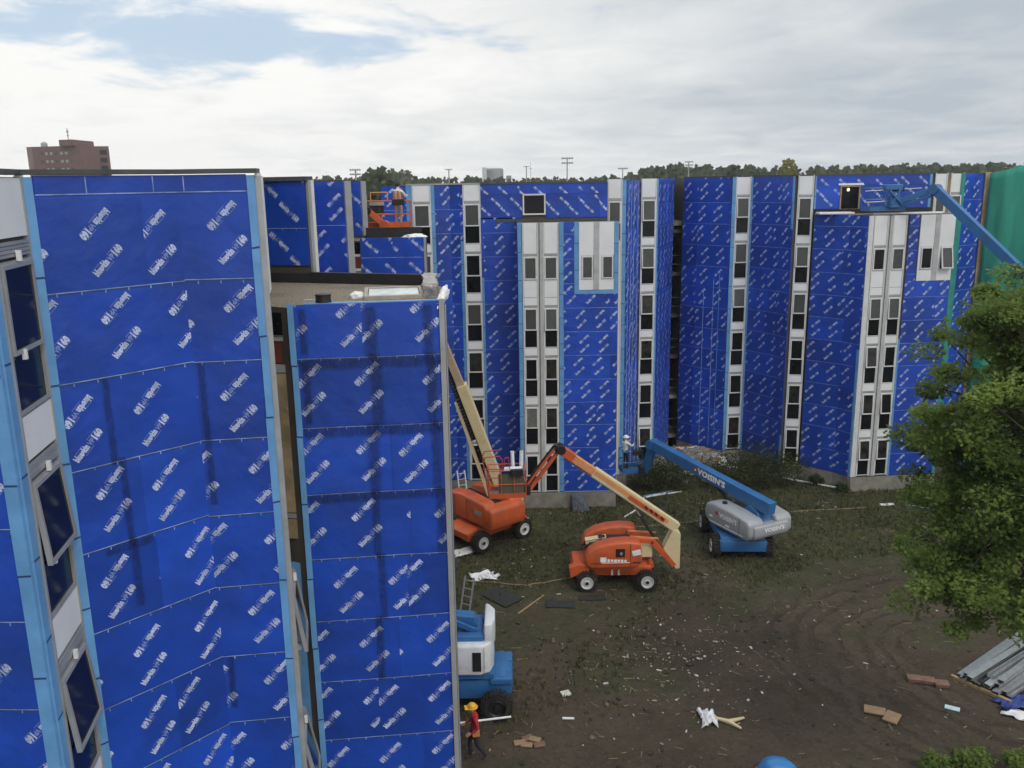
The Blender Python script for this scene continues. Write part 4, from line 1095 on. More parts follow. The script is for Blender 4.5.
    kn = MB(); kn.cyl(k2+V((0, -.2, 0)), k2+V((0, .2, 0)), .16, None, M_BLK, 12); kn.build('jib_knuckle', root)
    P = Matrix.Translation((-5.02, 36.9, 14.24)) @ Matrix.Rotation(R(3), 4, 'Z')
    platform(root, P, 1.85, .9, 1.08, M_ORANGE)
    ex = MB(P); ex.tube([(-.75, .45, 1.1), (-.75, .45, 1.42), (-.05, .45, 1.42), (-.05, .45, 1.1)], .025, M_PEACH)
    ex.build('top_rail', root)
    ex = MB(P); ex.box((-.45, -.42, .75), (.62, .1, .3), M_BLK); ex.build('tool_tray', root)
    ex = MB(P); ex.box((-.42, -.48, .98), (.6, .1, .13), M_GREY); ex.build('tool_box', root)
    return root, P
L1, P1 = lift_straight()

# ---- blue lift with the grey hood
def lift_grey_hood():
    root = empty('boom_lift', (9.9, 36.6, 0), 'blue boom lift with grey hood reaching back to a basket by the centre wall', 'boom lift', 'boom lifts at work in the yard')
    T = Matrix.Translation((9.9, 36.6, 0)) @ Matrix.Rotation(R(-3), 4, 'Z')
    ch = MB(T); ch.prism([(-.95, .45), (.95, .45), (.95, .95), (-.95, .95)], -1.75, 1.75, M_LBLUE); ch.box((0, -1.62, .62), (2.0, .5, .5), M_LBLUE); ch.box((0, 1.62, .62), (2.0, .5, .5), M_LBLUE)
    ch.build('chassis', root, bevel=.05, smooth=True)
    for sx in (-1, 1):
        for sy in (-1, 1): wheel(root, T @ V((sx*1.12, sy*1.38, .48)), (T.to_3x3() @ V((1, 0, 0))), .48, .38)
    for sy in (-1.38, 1.38):
        ax = MB(T); ax.bar((-1, sy, .48), (1, sy, .48), .24, .22, M_BLK); ax.build('axle', root)
    tt = MB(T); tt.cyl((0, 0, .94), (0, 0, 1.1), .7, None, M_BLK, 24); tt.build('turntable', root)
    tip = V((6.85, 41.0, 3.35)); piv = V((10.75, 34.75, 2.42))
    dxy = V((piv.x-tip.x, piv.y-tip.y, 0)).normalized()
    ang = R(-64)
    T2 = Matrix.Translation((10.0, 36.25, 0)) @ Matrix.Rotation(ang, 4, 'Z')     # +x points to the tail
    pf = [(-.95, 1.35), (-1.0, 1.7), (-.85, 2.02), (-.4, 2.12), (.8, 2.10), (1.75, 2.0), (1.93, 1.85), (1.96, 1.35), (1.8, 1.1), (-.6, 1.1)]
    hood(root, T2, pf, -1.2, -.33, M_LGREY, .14); hood(root, T2, pf, .33, 1.2, M_LGREY, .14)
    cw = MB(T2); cw.prism([(1.2, 1.12), (1.9, 1.12), (2.04, 1.3), (2.02, 1.76), (1.2, 1.76)], -.95, .95, M_LGREY); cw.build('counterweight', root, bevel=.1, smooth=True, seg=3)
    bt = MB(T2)
    bt.box((.5, -1.207, 1.26), (2.2, .012, .03), M_DECAL); bt.build('hood_stripe', root)
    gp = MB(T2); gp.box((1.35, -1.204, 1.6), (.012, .012, .8), M_BLK); gp.build('panel_gap', root)
    vt = MB(T2); vt.cyl((-.1, -.78, 2.10), (-.1, -.78, 2.2), .12, .1, M_BLK, 12); vt.build('exhaust_cap', root)
    dk = MB(T2); dk.box((.4, 0, 1.45), (2.3, .62, .7), M_LBLUE); dk.box((.5, 0, 1.7), (1.9, .5, .4), M_BLK); dk.build('engine_bay', root)
    cvr = MB(T2); cvr.prism([(-1.3, 1.85), (-1.1, 2.1), (-.7, 2.16), (-.3, 2.05)], .25, .9, M_LGREY); cvr.build('rear_cover', root, bevel=.05, smooth=True)
    put_text(root, T2 @ Matrix.Translation((.62, -1.212, 1.60)) @ Matrix.Rotation(R(180), 4, 'Z') @ Matrix.Rotation(R(180), 4, 'Z'), "VOISIN'S", 1.15, .24, M_DECAL, 'lettering')
    dt = MB(T2); dt.box((-.12, -1.208, 1.74), (.15, .012, .16), M_DECALR, T=Matrix.Rotation(R(45), 3, 'Y')); dt.box((-.5, -1.208, 1.5), (.2, .012, .08), M_DECAL); dt.box((.6, -1.208, 1.38), (.25, .012, .07), M_DECAL); dt.build('emblem', root)
    Tb = T2 @ Matrix.Translation((2.065, 0.1, 1.45)) @ Matrix.Rotation(R(90), 4, 'Z')
    put_text(root, Tb, "VOISIN'S", 1.1, .2, M_DECAL, 'lettering')
    d = (tip-piv).normalized()
    nb = d.cross(V((0,0,1))).normalized()
    bo = MB(); bo.bar(piv-d*.25, tip-d*.0, .44, .56, M_LBLUE, .40, .46); bo.build('main_boom', root, bevel=.02)
    bp = MB(T2); bp.prism([(.7, 1.6), (.6, 2.1), (.9, 2.3), (1.4, 2.1), (1.7, 1.7)], -.3, .3, M_LBLUE); bp.build('boom_pivot', root, bevel=.03)
    up_ = nb.cross(d)
    # lettering on the near side of the boom (facing the camera-left)
    side = -nb if nb.y > 0 else nb
    xr = d if (d.x > 0) else -d
    org = piv + d*3.15 + side*.232
    M3 = Matrix(((xr.x, -side.x, up_.x if up_.z > 0 else -up_.x, org.x), (xr.y, -side.y, up_.y if up_.z > 0 else -up_.y, org.y), (xr.z, -side.z, up_.z if up_.z > 0 else -up_.z, org.z), (0, 0, 0, 1)))
    put_text(root, M3 @ Matrix.Translation((0, 0, -.12)), "VOISIN'S", 1.75, .31, M_DECAL, 'lettering')
    dm = MB(M3); dm.box((-1.0, .0, .02), (.2, .012, .2), M_DECALR, T=Matrix.Rotation(R(45), 3, 'Y')); dm.box((-1.0, -.004, .02), (.08, .012, .08), M_DECAL); dm.build('emblem', root)
    cy = MB(); cy.cyl(piv+V((-.9, 1.5, -.75)), piv+d*3.1-V((0,0,.25)), .08, None, M_BLK, 10); cy.build('lift_cylinder', root)
    q = V((6.55, 41.45, 1.75))
    jb = MB(); jb.bar(tip+V((0,0,.05)), q, .26, .3, M_LBLUE); jb.bar(tip+V((.25, .1, -.1)), q+V((.25, .1, .15)), .1, .14, M_LBLUE); jb.build('jib_arm', root, bevel=.02)
    kn = MB(); kn.cyl(tip+V((-.2, -.2, 0)), tip+V((.2, .2, 0)), .24, None, M_LBLUE, 14); kn.build('boom_knuckle', root)
    kn = MB(); kn.box(q+V((-.1, 0, .1)), (.35, .4, .5), M_BLK); kn.build('rotator', root, bevel=.04)
    P = Matrix.Translation((5.86, 41.95, 1.72)) @ Matrix.Rotation(R(8), 4, 'Z')
    P = Matrix.Translation((5.90, 41.8, 1.72)) @ Matrix.Rotation(R(8), 4, 'Z')
    platform(root, P, 1.0, .8, 1.12, M_LBLUE)
    bx = MB(P); bx.box((0, -.42, .12), (1.04, .05, .26), M_LBLUE); bx.build('toe_board', root)
    return root, P
L3, P3 = lift_grey_hood()

# ---- white and blue lift beside the near building
def lift_white():
    root = empty('boom_lift', (-1.6, 24.6, 0), 'blue and white boom lift half hidden behind the near building corner', 'boom lift', 'boom lifts at work in the yard')
    T = Matrix.Translation((-1.75, 24.7, 0)) @ Matrix.Rotation(R(0), 4, 'Z')
    ch = MB(T); ch.prism([(-1.5, .5), (1.25, .5), (1.6, .7), (1.62, 1.15), (1.3, 1.3), (.6, 1.15), (-1.5, 1.1)], -.75, .75, M_LBLUE); ch.build('chassis', root, bevel=.05, smooth=True)
    for sx in (-1.15, 1.12):
        ax = MB(T); ax.bar((sx, -1, .46), (sx, 1, .46), .24, .22, M_BLK); ax.build('axle', root)
        for sy in (-1, 1): wheel(root, T @ V((sx, sy*1.08, .46)), (0, 1, 0), .46, .36, M_BLK if sx > 0 else M_RIM)
    for yy in (-.6, .5):
        fb = MB(T); fb.box((1.27, yy, 1.14), (.7, .52, .22), M_LBLUE); fb.build('fender', root, bevel=.05)
    tt = MB(T); tt.cyl((0, 0, 1.12), (0, 0, 1.3), .7, None, M_LBLUE, 24); tt.box((.0, 0, 1.33), (2.1, 1.7, .16), M_LBLUE); tt.build('turntable', root)
    # rounded white hood (plan outline extruded upward)
    out = [(-1.0, -.95), (.65, -.98), (.95, -.8), (1.05, -.45), (1.05, .45), (.95, .8), (.65, .98), (-1.0, .95)]
    hd = MB(T); hd.vprism(out, 1.42, 2.42, M_LWHITE); hd.build('engine_hood', root, bevel=.08, smooth=True, seg=3)
    fin = MB(T); fin.vprism([(.78, -.72), (1.02, -.66), (1.1, -.3), (1.1, .35), (.9, .7), (.78, .7)], 2.2, 2.98, M_LWHITE); fin.build('hood_end', root, bevel=.09, smooth=True, seg=3)
    vt = MB(T); vt.box((.55, -.99, 1.9), (.26, .03, .62), M_BLK); vt.build('vent_grille', root)
    ln = MB(T); ln.box((.78, -.965, 1.9), (.012, .03, .9), M_GREY); ln.build('panel_gap', root)
    rl = MB(T); rl.box((-.2, -.55, 2.5), (1.9, .3, .18), M_LBLUE); rl.box((-.2, .55, 2.5), (1.9, .3, .2), M_LBLUE); rl.box((.62, 0, 2.5), (.2, .9, .2), M_LBLUE); rl.build('riser_arm', root, bevel=.03)
    bm_ = MB(T); bm_.bar((.45, .05, 2.72), (-3.2, .05, 3.1), .42, .46, M_LBLUE); bm_.bar((.5, .1, 2.35), (.2, .05, 2.75), .4, .4, M_LBLUE); bm_.build('main_boom', root, bevel=.03)
    br = MB(T); br.bar((.6, -.35, 2.55), (-.3, -.3, 2.95), .1, .14, M_LBLUE); br.cyl((.5, .4, 2.5), (-.6, .35, 2.85), .06, None, M_BLK, 8); br.build('link_rod', root)
    jb = MB(T); jb.bar((-3.2, .05, 3.1), (-4.0, .05, 1.6), .26, .3, M_LBLUE); jb.build('jib_arm', root, bevel=.02)
    platform(root, T @ Matrix.Translation((-4.5, .05, 1.0)), 1.0, 1.8, 1.1, M_LBLUE)
    return root
L4 = lift_white()

# ---- blue lift over the right low roof
def lift_right():
    root = empty('boom_lift', (29.0, 30.0, 0), 'blue boom lift reaching over the tree to a platform on the right low roof', 'boom lift', 'boom lifts at work in the yard')
    T = Matrix.Translation((29.2, 29.6, 0)) @ Matrix.Rotation(R(127), 4, 'Z')
    ch = MB(T); ch.prism([(-1.75, .5), (1.75, .5), (1.75, .95), (-1.75, .95)], -.95, .95, M_LBLUE); ch.build('chassis', root, bevel=.05)
    for sx in (-1.3, 1.3):
        for sy in (-1, 1): wheel(root, T @ V((sx, sy*1.12, .48)), T.to_3x3() @ V((0, 1, 0)), .48, .38)
    pf = [(-2.3, 1.2), (-2.4, 1.8), (-2.1, 2.1), (1.0, 2.15), (1.6, 1.8), (1.6, 1.1), (-2.0, 1.1)]
    hood(root, T, pf, -1.2, -.34, M_LGREY, .12); hood(root, T, pf, .34, 1.2, M_LGREY, .12)
    piv = V((29.3, 29.5, 2.2)); kn = V((20.15, 42.1, 15.35)); d = (kn-piv).normalized()
    bo = MB(); bo.bar(piv, kn-d*7, .5, .55, M_LBLUE); bo.bar(kn-d*9, kn, .36, .42, M_LBLUE); bo.build('main_boom', root, bevel=.02)
    k = MB(); k.cyl(kn+V((-.2, -.15, 0)), kn+V((.2, .15, 0)), .24, None, M_LBLUE, 14); k.build('boom_knuckle', root)
    q = V((18.75, 42.9, 14.75))
    jb = MB(); jb.bar(kn, q, .22, .26, M_LBLUE); jb.bar(kn+V((-.1, 0, -.3)), q+V((0, 0, -.22)), .12, .16, M_LBLUE); jb.build('jib_arm', root, bevel=.02)
    rt_ = MB(); rt_.box(q+V((-.2, 0, .05)), (.45, .5, .6), M_LBLUE); rt_.cyl(q+V((-.5, -.3, .5)), q+V((.1, -.3, -.1)), .06, None, M_BLK, 8); rt_.cyl(q+V((-.4, -.3, -.1)), q+V((.0, -.3, .6)), .05, None, M_BLK, 8); rt_.build('rotator', root, bevel=.04)
    P = Matrix.Translation((18.3, 43.4, 14.34)) @ Matrix.Rotation(R(4), 4, 'Z')
    platform(root, P, 1.8, .9, 1.08, M_LBLUE)
    cb = MB(P); cb.box((.15, -.5, 1.12), (.85, .35, .26), M_LBLUE); cb.build('control_cover', root, bevel=.03)
    rl = MB(P); rl.tube([(-1.2, -.5, .95), (1.6, -.5, 1.05)], .03, M_GREY); rl.tube([(-1.1, -.5, .42), (1.2, -.5, .5)], .03, M_GREY); rl.build('boom_tube', root)
    return root
L5 = lift_right()

# ================================================================== PEOPLE
def person(label, M, J, shirt, trousers, hat=None, hair=M_HAIR, height=1.78):
    """J overrides joints of the default pose; local frame: x right, -y forward, z up"""
    D = dict(pelvis=(0,0,.96), waist=(0,.0,1.10), chest=(0,.01,1.32), neck=(0,.0,1.49), jaw=(0,-.02,1.57), head=(0,-.01,1.65), crown=(0,.0,1.74),
             shL=(-.19,.01,1.42), elL=(-.25,.0,1.14), wrL=(-.25,-.1,.90), paL=(-.25,-.13,.82), shR=(.19,.01,1.42), elR=(.25,.0,1.14), wrR=(.25,-.1,.90), paR=(.25,-.13,.82),
             hiL=(-.10,0,.92), knL=(-.11,-.02,.51), anL=(-.11,.02,.09), toL=(-.11,-.17,.045), hiR=(.10,0,.92), knR=(.11,-.02,.51), anR=(.11,.02,.09), toR=(.11,-.17,.045))
    D.update(J)
    rad = dict(pelvis=.145, waist=.13, chest=.155, neck=.058, jaw=.075, head=.098, crown=.07, sh=.072, el=.05, wr=.033, pa=.038, hi=.10, kn=.068, an=.045, to=.042)
    names = list(D); idx = {n: i for i, n in enumerate(names)}; verts = [V(D[n]) for n in names]
    rr = [rad.get(n, rad.get(n[:2], .05)) for n in names]
    E = [('pelvis','waist'),('waist','chest'),('chest','neck'),('neck','jaw'),('jaw','head'),('head','crown')]
    for s in 'LR': E += [('chest','sh'+s),('sh'+s,'el'+s),('el'+s,'wr'+s),('wr'+s,'pa'+s),('pelvis','hi'+s),('hi'+s,'kn'+s),('kn'+s,'an'+s),('an'+s,'to'+s)]
    E = [(idx[a], idx[b]) for a, b in E]
    kind = []
    for a, b in E:
        n = names[b]
        kind.append('skin' if n in ('jaw','head','crown') or n[:2] == 'pa' else 'boot' if n[:2] == 'to' else 'leg' if n[:2] in ('hi','kn','an') else 'top')
    for s in 'LR':                                  # five fingers, curled
        p, w = verts[idx['pa'+s]], verts[idx['wr'+s]]
        d = (p-w).normalized(); side = d.cross(V((0,1,.3))).normalized(); cur = d.cross(side).normalized()
        for k, (o, ln) in enumerate(((-.03, .07), (-.01, .08), (.012, .075), (.032, .06))):
            a = len(verts); verts += [p+d*.03+side*o, p+d*(.03+ln*.55)+side*o*1.1+cur*.01, p+d*(.03+ln*.8)+side*o*1.1+cur*.035]; rr += [.011, .010, .008]
            E += [(idx['pa'+s], a), (a, a+1), (a+1, a+2)]; kind += ['skin']*3
        a = len(verts); verts += [p-d*.015-side*.045, p+d*.02-side*.055+cur*.03]; rr += [.013, .010]; E += [(idx['pa'+s], a), (a, a+1)]; kind += ['skin']*2
    a = len(verts); verts.append(verts[idx['head']]+V((0, -.115, -.015))); rr.append(.014); E.append((idx['head'], a)); kind.append('skin')   # nose
    me = bpy.data.meshes.new('person'); me.from_pydata(verts, E, [])
    o = bpy.data.objects.new('person_tmp', me); COL.objects.link(o)
    o.modifiers.new('s', 'SKIN'); o.modifiers.new('b', 'SUBSURF').levels = 2
    for i, sv in enumerate(me.skin_vertices[0].data):
        sv.radius = (rr[i], rr[i]*(.78 if names[i:i+1] and names[i] in ('pelvis', 'waist', 'chest') else 1)); sv.use_root = (i == 0)
    dg = bpy.context.evaluated_depsgraph_get(); dg.update()
    m2 = bpy.data.meshes.new_from_object(o.evaluated_get(dg)); bpy.data.objects.remove(o)
    ms = dict(skin=0, top=1, leg=2, boot=3)
    m2.materials.clear()
    for m in (M_SKIN, shirt, trousers, M_BOOT): m2.materials.append(m)
    base = verts
    for p in m2.polygons:
        c = p.center; best = None
        for (a, b), k in zip(E, kind):
            A, B = base[a], base[b]; ab = B-A; t = max(0, min(1, (c-A).dot(ab)/max(ab.length_squared, 1e-9)))
            q = (c-(A+ab*t)).length - .5*rr[a]
            if best is None or q < best[0]: best = (q, k)
        p.material_index = ms[best[1]]; p.use_smooth = True
    root = bpy.data.objects.new('person', m2); COL.objects.link(root); root.matrix_world = M
    WZ[root.name] = V((0, 0, 0))
    tag(root, label, 'person', 'workers on the site')
    hd = V(D['head'])
    def child(mb, name, smooth=True):
        c = mb.build(name, None, (0,0,0), smooth=smooth); c.parent = root; return c
    ey = MB()
    for sx in (-.035, .035): ey.revolve(hd+V((sx, -.088, .012)), (0, -1, 0), [(0, .012), (.008, .010), (.012, .0)], M_HAIR, 8)
    child(ey, 'eyes')
    if hat:
        h = MB(); h.revolve(hd+V((0, 0, .035)), (0, 0, 1), [(0, .165), (.008, .165), (.012, .128), (.06, .122), (.105, .085), (.125, .03), (.127, 0)], hat, 20)
        h.prism([(-.11, hd.z+.034), (.11, hd.z+.034), (.1, hd.z+.05), (-.1, hd.z+.05)], hd.y-.21, hd.y-.10, hat); child(h, 'hard_hat')
    else:
        h = MB(); h.revolve(hd+V((0, .012, -.03)), (0, .12, 1), [(0, .105), (.05, .112), (.11, .09), (.145, .04), (.15, 0)], hair, 16); child(h, 'hair')
    return root, child
# red-shirted worker walking left with a white pole, right hand forward
Mw = Matrix.Translation((-1.22, 21.7, gz(-1.22, 21.7))) @ Matrix.Rotation(R(-78), 4, 'Z')
J = dict(anR=(.10, .30, .16), knR=(.11, .06, .50), toR=(.10, .20, .05), knL=(-.10, -.14, .52), anL=(-.10, -.10, .09), toL=(-.10, -.30, .045),
         elR=(.27, .06, 1.16), wrR=(.24, -.12, 1.02), paR=(.23, -.19, .99), elL=(-.27, .02, 1.15), wrL=(-.24, -.2, 1.05), paL=(-.23, -.27, 1.03), jaw=(0, -.05, 1.57), head=(0, -.05, 1.65), crown=(0, -.04, 1.74))
w, ch = person('worker in red shirt and yellow hard hat walking beside the near building', Mw, J, M_SHR, M_NAVY, M_HATY)
b = MB(); b.box((.12, .02, .93), (.16, .2, .14), M_VEST); ch(b, 'tool_pouch', False)
hand = Mw @ V((-.235, -.24, 1.02))
hb = Mw @ V(J['paL'])
mb = MB(); mb.cyl(hb + V((-.12, .0, .03)), V((-.19, 22.3, .98)), .03, None, M_FOAM, 10)
tag(mb.build('pole', None, hb), 'long white pole held by the worker in the red shirt', 'pole')
# white clad worker on the blue basket
M3w = P3 @ Matrix.Translation((-.25, .05, .06)) @ Matrix.Rotation(R(120), 4, 'Z')
J = dict(elL=(-.27, -.16, 1.25), wrL=(-.2, -.36, 1.30), paL=(-.19, -.43, 1.33), elR=(.27, -.16, 1.25), wrR=(.2, -.36, 1.34), paR=(.19, -.43, 1.37))
person('worker in white shirt and white hard hat in the blue basket by the wall', M3w, J, M_SHW, M_NAVY, M_HATW)
M1w = P1 @ Matrix.Translation((.42, .05, .06)) @ Matrix.Rotation(R(150), 4, 'Z')
J = dict(elL=(-.27, -.16, 1.2), wrL=(-.2, -.36, 1.22), paL=(-.19, -.43, 1.24), elR=(.27, -.2, 1.3), wrR=(.2, -.4, 1.42), paR=(.19, -.46, 1.47))
w, ch = person('dark haired worker in white shirt in the high orange basket', M1w, J, M_SHW, M_DENIM, None)
b = MB(); b.box((0, .01, 1.0), (.36, .26, .08), M_VEST); b.box((-.1, -.0, 1.22), (.06, .32, .4), M_VEST); b.box((.1, -.0, 1.22), (.06, .32, .4), M_VEST); ch(b, 'harness', False)

# ================================================================== YARD OBJECTS
def board(name, x, y, L_, W, t, a, m, label, cat, group=None, tilt=0., dz=.02):
    mb = MB(); T = Matrix.Rotation(R(a), 3, 'Z') @ Matrix.Rotation(tilt, 3, 'X')
    z = gz(x, y)+t/2+dz+abs(math.sin(tilt))*W/2
    mb.box((x, y, z), (L_, W, t), m, T=T)
    return tag(mb.build(name, None, (x, y, z), bevel=min(t*.25, .01)), label, cat, group)
def crumple(name, x, y, L_, W, h, a, m, label, cat, seed, group=None):
    mb = MB(); n = 10; vs = []; fs = []
    for i in range(n+1):
        for j in range(n+1):
            u, v = i/n-.5, j/n-.5; k = 1+.5*noise.noise(V((u*3, v*3, seed)))
            p = Matrix.Rotation(R(a), 3, 'Z') @ V((u*L_*k, v*W*k, 0))
            zz = h*max(0, .35+noise.noise(V((u*5, v*5, seed+.5)))+.4*noise.noise(V((u*12, v*12, seed))))+.025
            vs.append((x+p.x, y+p.y, gz(x+p.x, y+p.y)+zz))
    for i in range(n):
        for j in range(n): q = i*(n+1)+j; fs.append((q, q+n+1, q+n+2, q+1))
    mb.mesh(vs, fs, m); o = mb.build(name, None, (x, y, 0), smooth=True)
    sm = o.modifiers.new('thick', 'SOLIDIFY'); sm.thickness = .01
    return tag(o, label, cat, group)
board('screen_panel', -.55, 31.6, 1.5, .95, .03, -48, M_MAT, 'dark flat panel lying aslant between the two orange lifts', 'panel', 'dark panels on the ground', tilt=.05)
board('screen_panel', 1.75, 30.95, 1.1, .55, .03, -4, M_MAT, 'dark flat panel lying left of the one beneath the orange lift', 'panel', 'dark panels on the ground')
board('screen_panel', 3.0, 31.45, 1.05, .4, .03, 2, M_MAT, 'dark flat panel lying in front of the orange lift near wheel', 'panel', 'dark panels on the ground')
board('timber_strip', .6, 31.0, 1.8, .06, .03, 55, M_WOOD, 'thin tan timber strip lying between the dark panels', 'timber')
crumple('plastic_sheet', -1.35, 33.5, 1.1, .75, .16, 10, M_FOAM, 'crumpled white plastic sheet on the grass below the near building', 'plastic sheet', 4)
crumple('plastic_sheet', -2.2, 36.0, 1.4, .5, .12, 30, M_FOAM, 'white plastic scraps beside the rear orange lift wheel', 'plastic sheet', 6)
crumple('torn_sheet', 5.75, 23.4, .45, .75, .2, 0, M_FOAM, 'white torn sheet lying beside the cream foam piece in the yard', 'torn sheet', 9)
mb = MB(); z = gz(6.4, 23.2)
for a, l in ((20, .55), (150, .5), (-50, .45)):
    dv = V((math.cos(R(a)), math.sin(R(a)), 0)); mb.bar(V((6.35, 23.2, z+.07)), V((6.35, 23.2, z+.07))+dv*l, .13, .1, M_CREAM, .07, .05)
tag(mb.build('foam_offcut', None, (6.35, 23.2, z), bevel=.02), 'three armed cream foam offcut lying in the middle of the mud', 'offcut')
board('cardboard_sheet', 10.95, 23.7, .62, .38, .05, -22, M_CARD, 'cardboard piece in the mud, upper left of the pair', 'cardboard', 'cardboard pieces in the mud', .06)
board('cardboard_sheet', 11.3, 23.3, .42, .5, .06, -40, M_CARD, 'cardboard piece in the mud, lower right of the pair', 'cardboard', 'cardboard pieces in the mud', .12)
for i, (x, y, a) in enumerate(((.05, 22.4, 10), (.28, 22.62, 30), (.5, 22.55, -20), (.62, 22.3, 15), (.25, 22.3, -8))):
    board('broken_tile', x, y, .34, .2, .05, a, M_BRICKR if i % 2 else M_CARD, 'broken brown tile in the loose pile right of the walking worker', 'tile', 'broken tiles near the worker', .08)
for i, (x, y, a) in enumerate(((12.9, 25.35, -10), (13.3, 25.25, -16), (13.65, 25.05, -12))):
    board('brick_slab', x, y, .42, .3, .12, a, M_BRICKR, 'reddish brick slab in the row left of the steel deck stack', 'brick slab', 'brick slabs by the steel stack', .05)
crumple('cloth_scrap', 20.0, 40.4, 1.0, .3, .18, -40, M_TAPE, 'light blue flashing scrap on the grass left of the tree', 'scrap', 11)
board('foam_offcut', 18.6, 40.9, .7, .2, .06, 5, M_FOAM, 'short white offcut on the grass below the right wing', 'offcut')
for i, (x, y, a, l, m) in enumerate(((7.1, 42.6, 30, 2.0, M_FOAM), (7.5, 42.9, 24, 1.8, M_TAPE), (7.9, 42.85, 20, 1.9, M_FOAM))):
    board('trim_strip', x, y, l, .09, .05, a, m, ('white trim strip on the ground below the blue basket, nearest the camera', 'light blue trim strip lying between the two white ones', 'white trim strip on the ground below the blue basket, nearest the wall')[i], 'trim strip', 'trim strips below the basket', .08)
board('trim_strip', 5.7, 40.2, 1.1, .07, .05, 52, M_FOAM, 'white trim strip leaning on the ground under the cream boom', 'trim strip', None, .25)
for i, (x, y) in enumerate(((15.6, 44.35), (16.6, 43.6))):
    board('long_board', x, y, 2.4, .12, .06, -36, M_FOAM, ('long white board below the right wing, farther left of the pair', 'long white board below the right wing, nearer right of the pair')[i], 'board', 'long white boards', .0)
# dark tarp sheet leaning on the plinth
mb = MB(); mb.mesh([(2.9, 41.2, .72), (3.5, 41.22, .75), (3.75, 40.6, .05), (2.95, 40.7, .05), (2.88, 41.22, .72), (3.5, 41.25, .78), (3.78, 40.65, .03), (2.9, 40.75, .03)],
    [(0, 3, 2, 1), (4, 5, 6, 7), (0, 1, 5, 4), (1, 2, 6, 5), (2, 3, 7, 6), (3, 0, 4, 7)], mat('dark_tarp', (.02, .03, .05), .45, 0, .5, 5, .6, 6))
tag(mb.build('tarp', None, (3.2, 41, 0)), 'dark tarp sheet leaning against the concrete plinth', 'tarp')
# white ladder piece leaning on the far wall, grey one by the near corner
def ladder(x, y, h, a, m, label):
    mb = MB(Matrix.Translation((x, y, gz(x, y))) @ Matrix.Rotation(R(a), 4, 'Z') @ Matrix.Rotation(R(-18), 4, 'X'))
    for sx in (-.2, .2): mb.box((sx, 0, h/2), (.06, .03, h), m)
    k = .25
    while k < h: mb.cyl((-.2, 0, k), (.2, 0, k), .02, None, m, 6); k += .3
    tag(mb.build('ladder', None, (x, y, 0)), label, 'ladder')
ladder(-2.55, 42.4, 1.6, 20, M_FRAME, 'short white ladder section leaning by the wall behind the orange lift')
ladder(-1.95, 30.6, 1.3, -30, M_GREY, 'short grey ladder section leaning beside the near building corner')
def rope(pts, r, m, label):
    mb = MB(); P = []
    for a, b in zip(pts, pts[1:]):
        for k in range(10):
            t = k/10; x, y = a[0]+(b[0]-a[0])*t+.08*noise.noise(V((k*.5, a[0], 1))), a[1]+(b[1]-a[1])*t+.1*noise.noise(V((k*.5, a[1], 2)))
            P.append((x, y, gz(x, y)+.03))
    mb.tube(P, r, m, 5); tag(mb.build('cable', None, (*pts[0], 0)), label, 'cable')
rope([(-2, 33.2), (.5, 32.6), (2.6, 33.3)], .03, M_ROPE, 'tan cable lying from the near building to the orange lift')
rope([(5.3, 38.4), (8.2, 39.0), (12, 40.0), (18, 40.6)], .025, M_ROPE, 'tan cable lying across the grass behind the blue lift')
# galvanised deck stack
dk_dir = V((3.2, 2.35, 0)).normalized(); dk_n = V((dk_dir.y, -dk_dir.x, 0))
sr_ = random.Random(12)
for i in range(15):
    layer = 0 if i < 8 else 1 if i < 13 else 2; q = i if layer == 0 else i-8 if layer == 1 else i-13
    Ld = 5.4 - sr_.uniform(0, .6); w = .20; off = q*.225 + layer*.22 + (.45 if layer == 2 else 0)
    c = V((14.25, 25.3, 0)) + dk_n*off + dk_dir*(Ld/2 + sr_.uniform(-.15, .3) + layer*.15); z0 = .14 + .13*layer
    Mx = Matrix(((dk_dir.x, -dk_n.x, 0, c.x), (dk_dir.y, -dk_n.y, 0, c.y), (0, 0, 1, z0), (0, 0, 0, 1))) @ Matrix.Rotation(R(sr_.uniform(-2.2, 2.2)), 4, 'Z') @ Matrix.Rotation(R(sr_.uniform(-9, 9)), 4, 'X')
    mb = MB(Mx); mt = M_TRIM if i in (3, 10) else M_STEEL
    sgn = -1 if i % 3 == 1 else 1
    mb.box((0, 0, .05*sgn), (Ld, w, .012), mt)
    for sy in (-1, 1): mb.box((0, sy*(w/2-.006), 0), (Ld, .012, .10), mt); mb.box((0, sy*(w/2-.025), -.05*sgn), (Ld, .04, .01), mt)
    tag(mb.build('steel_channel', None, (c.x, c.y, 0)), 'dark grey steel channel among the bright ones in the stack by the tree' if mt is M_TRIM else 'long bright steel channel in the stack at the right edge below the tree', 'steel channel', 'dark channels in the steel stack' if mt is M_TRIM else 'bright channels in the steel stack')
board('timber_bearer', 14.75, 24.75, 1.9, .12, .11, -54, M_WOOD, 'timber bearer under the near ends of the steel sheets', 'timber', None, 0, .0)
crumple('plastic_tarp', 15.5, 23.95, 1.3, .7, .25, 12, M_TARP, 'dark blue plastic tarp in front of the steel stack', 'tarp', 15)
crumple('plastic_sheet', 15.25, 23.3, .9, .45, .12, -30, M_FOAM, 'white plastic sheet below the dark blue tarp at the right edge', 'plastic sheet', 17)
board('glass_offcut', 13.35, 23.75, .42, .22, .03, -30, mat('pale_aqua', (.5, .68, .72), .3), 'pale aqua rectangular offcut below the steel stack', 'offcut')
board('paper_scrap', 11.9, 20.9, .3, .1, .03, -30, M_FOAM, 'white scrap on the mud at the lower right', 'scrap')
board('foam_offcut', 1.55, 24.9, .3, .25, .07, 20, M_LITTER, 'grey white chunk lying on the open mud', 'offcut')
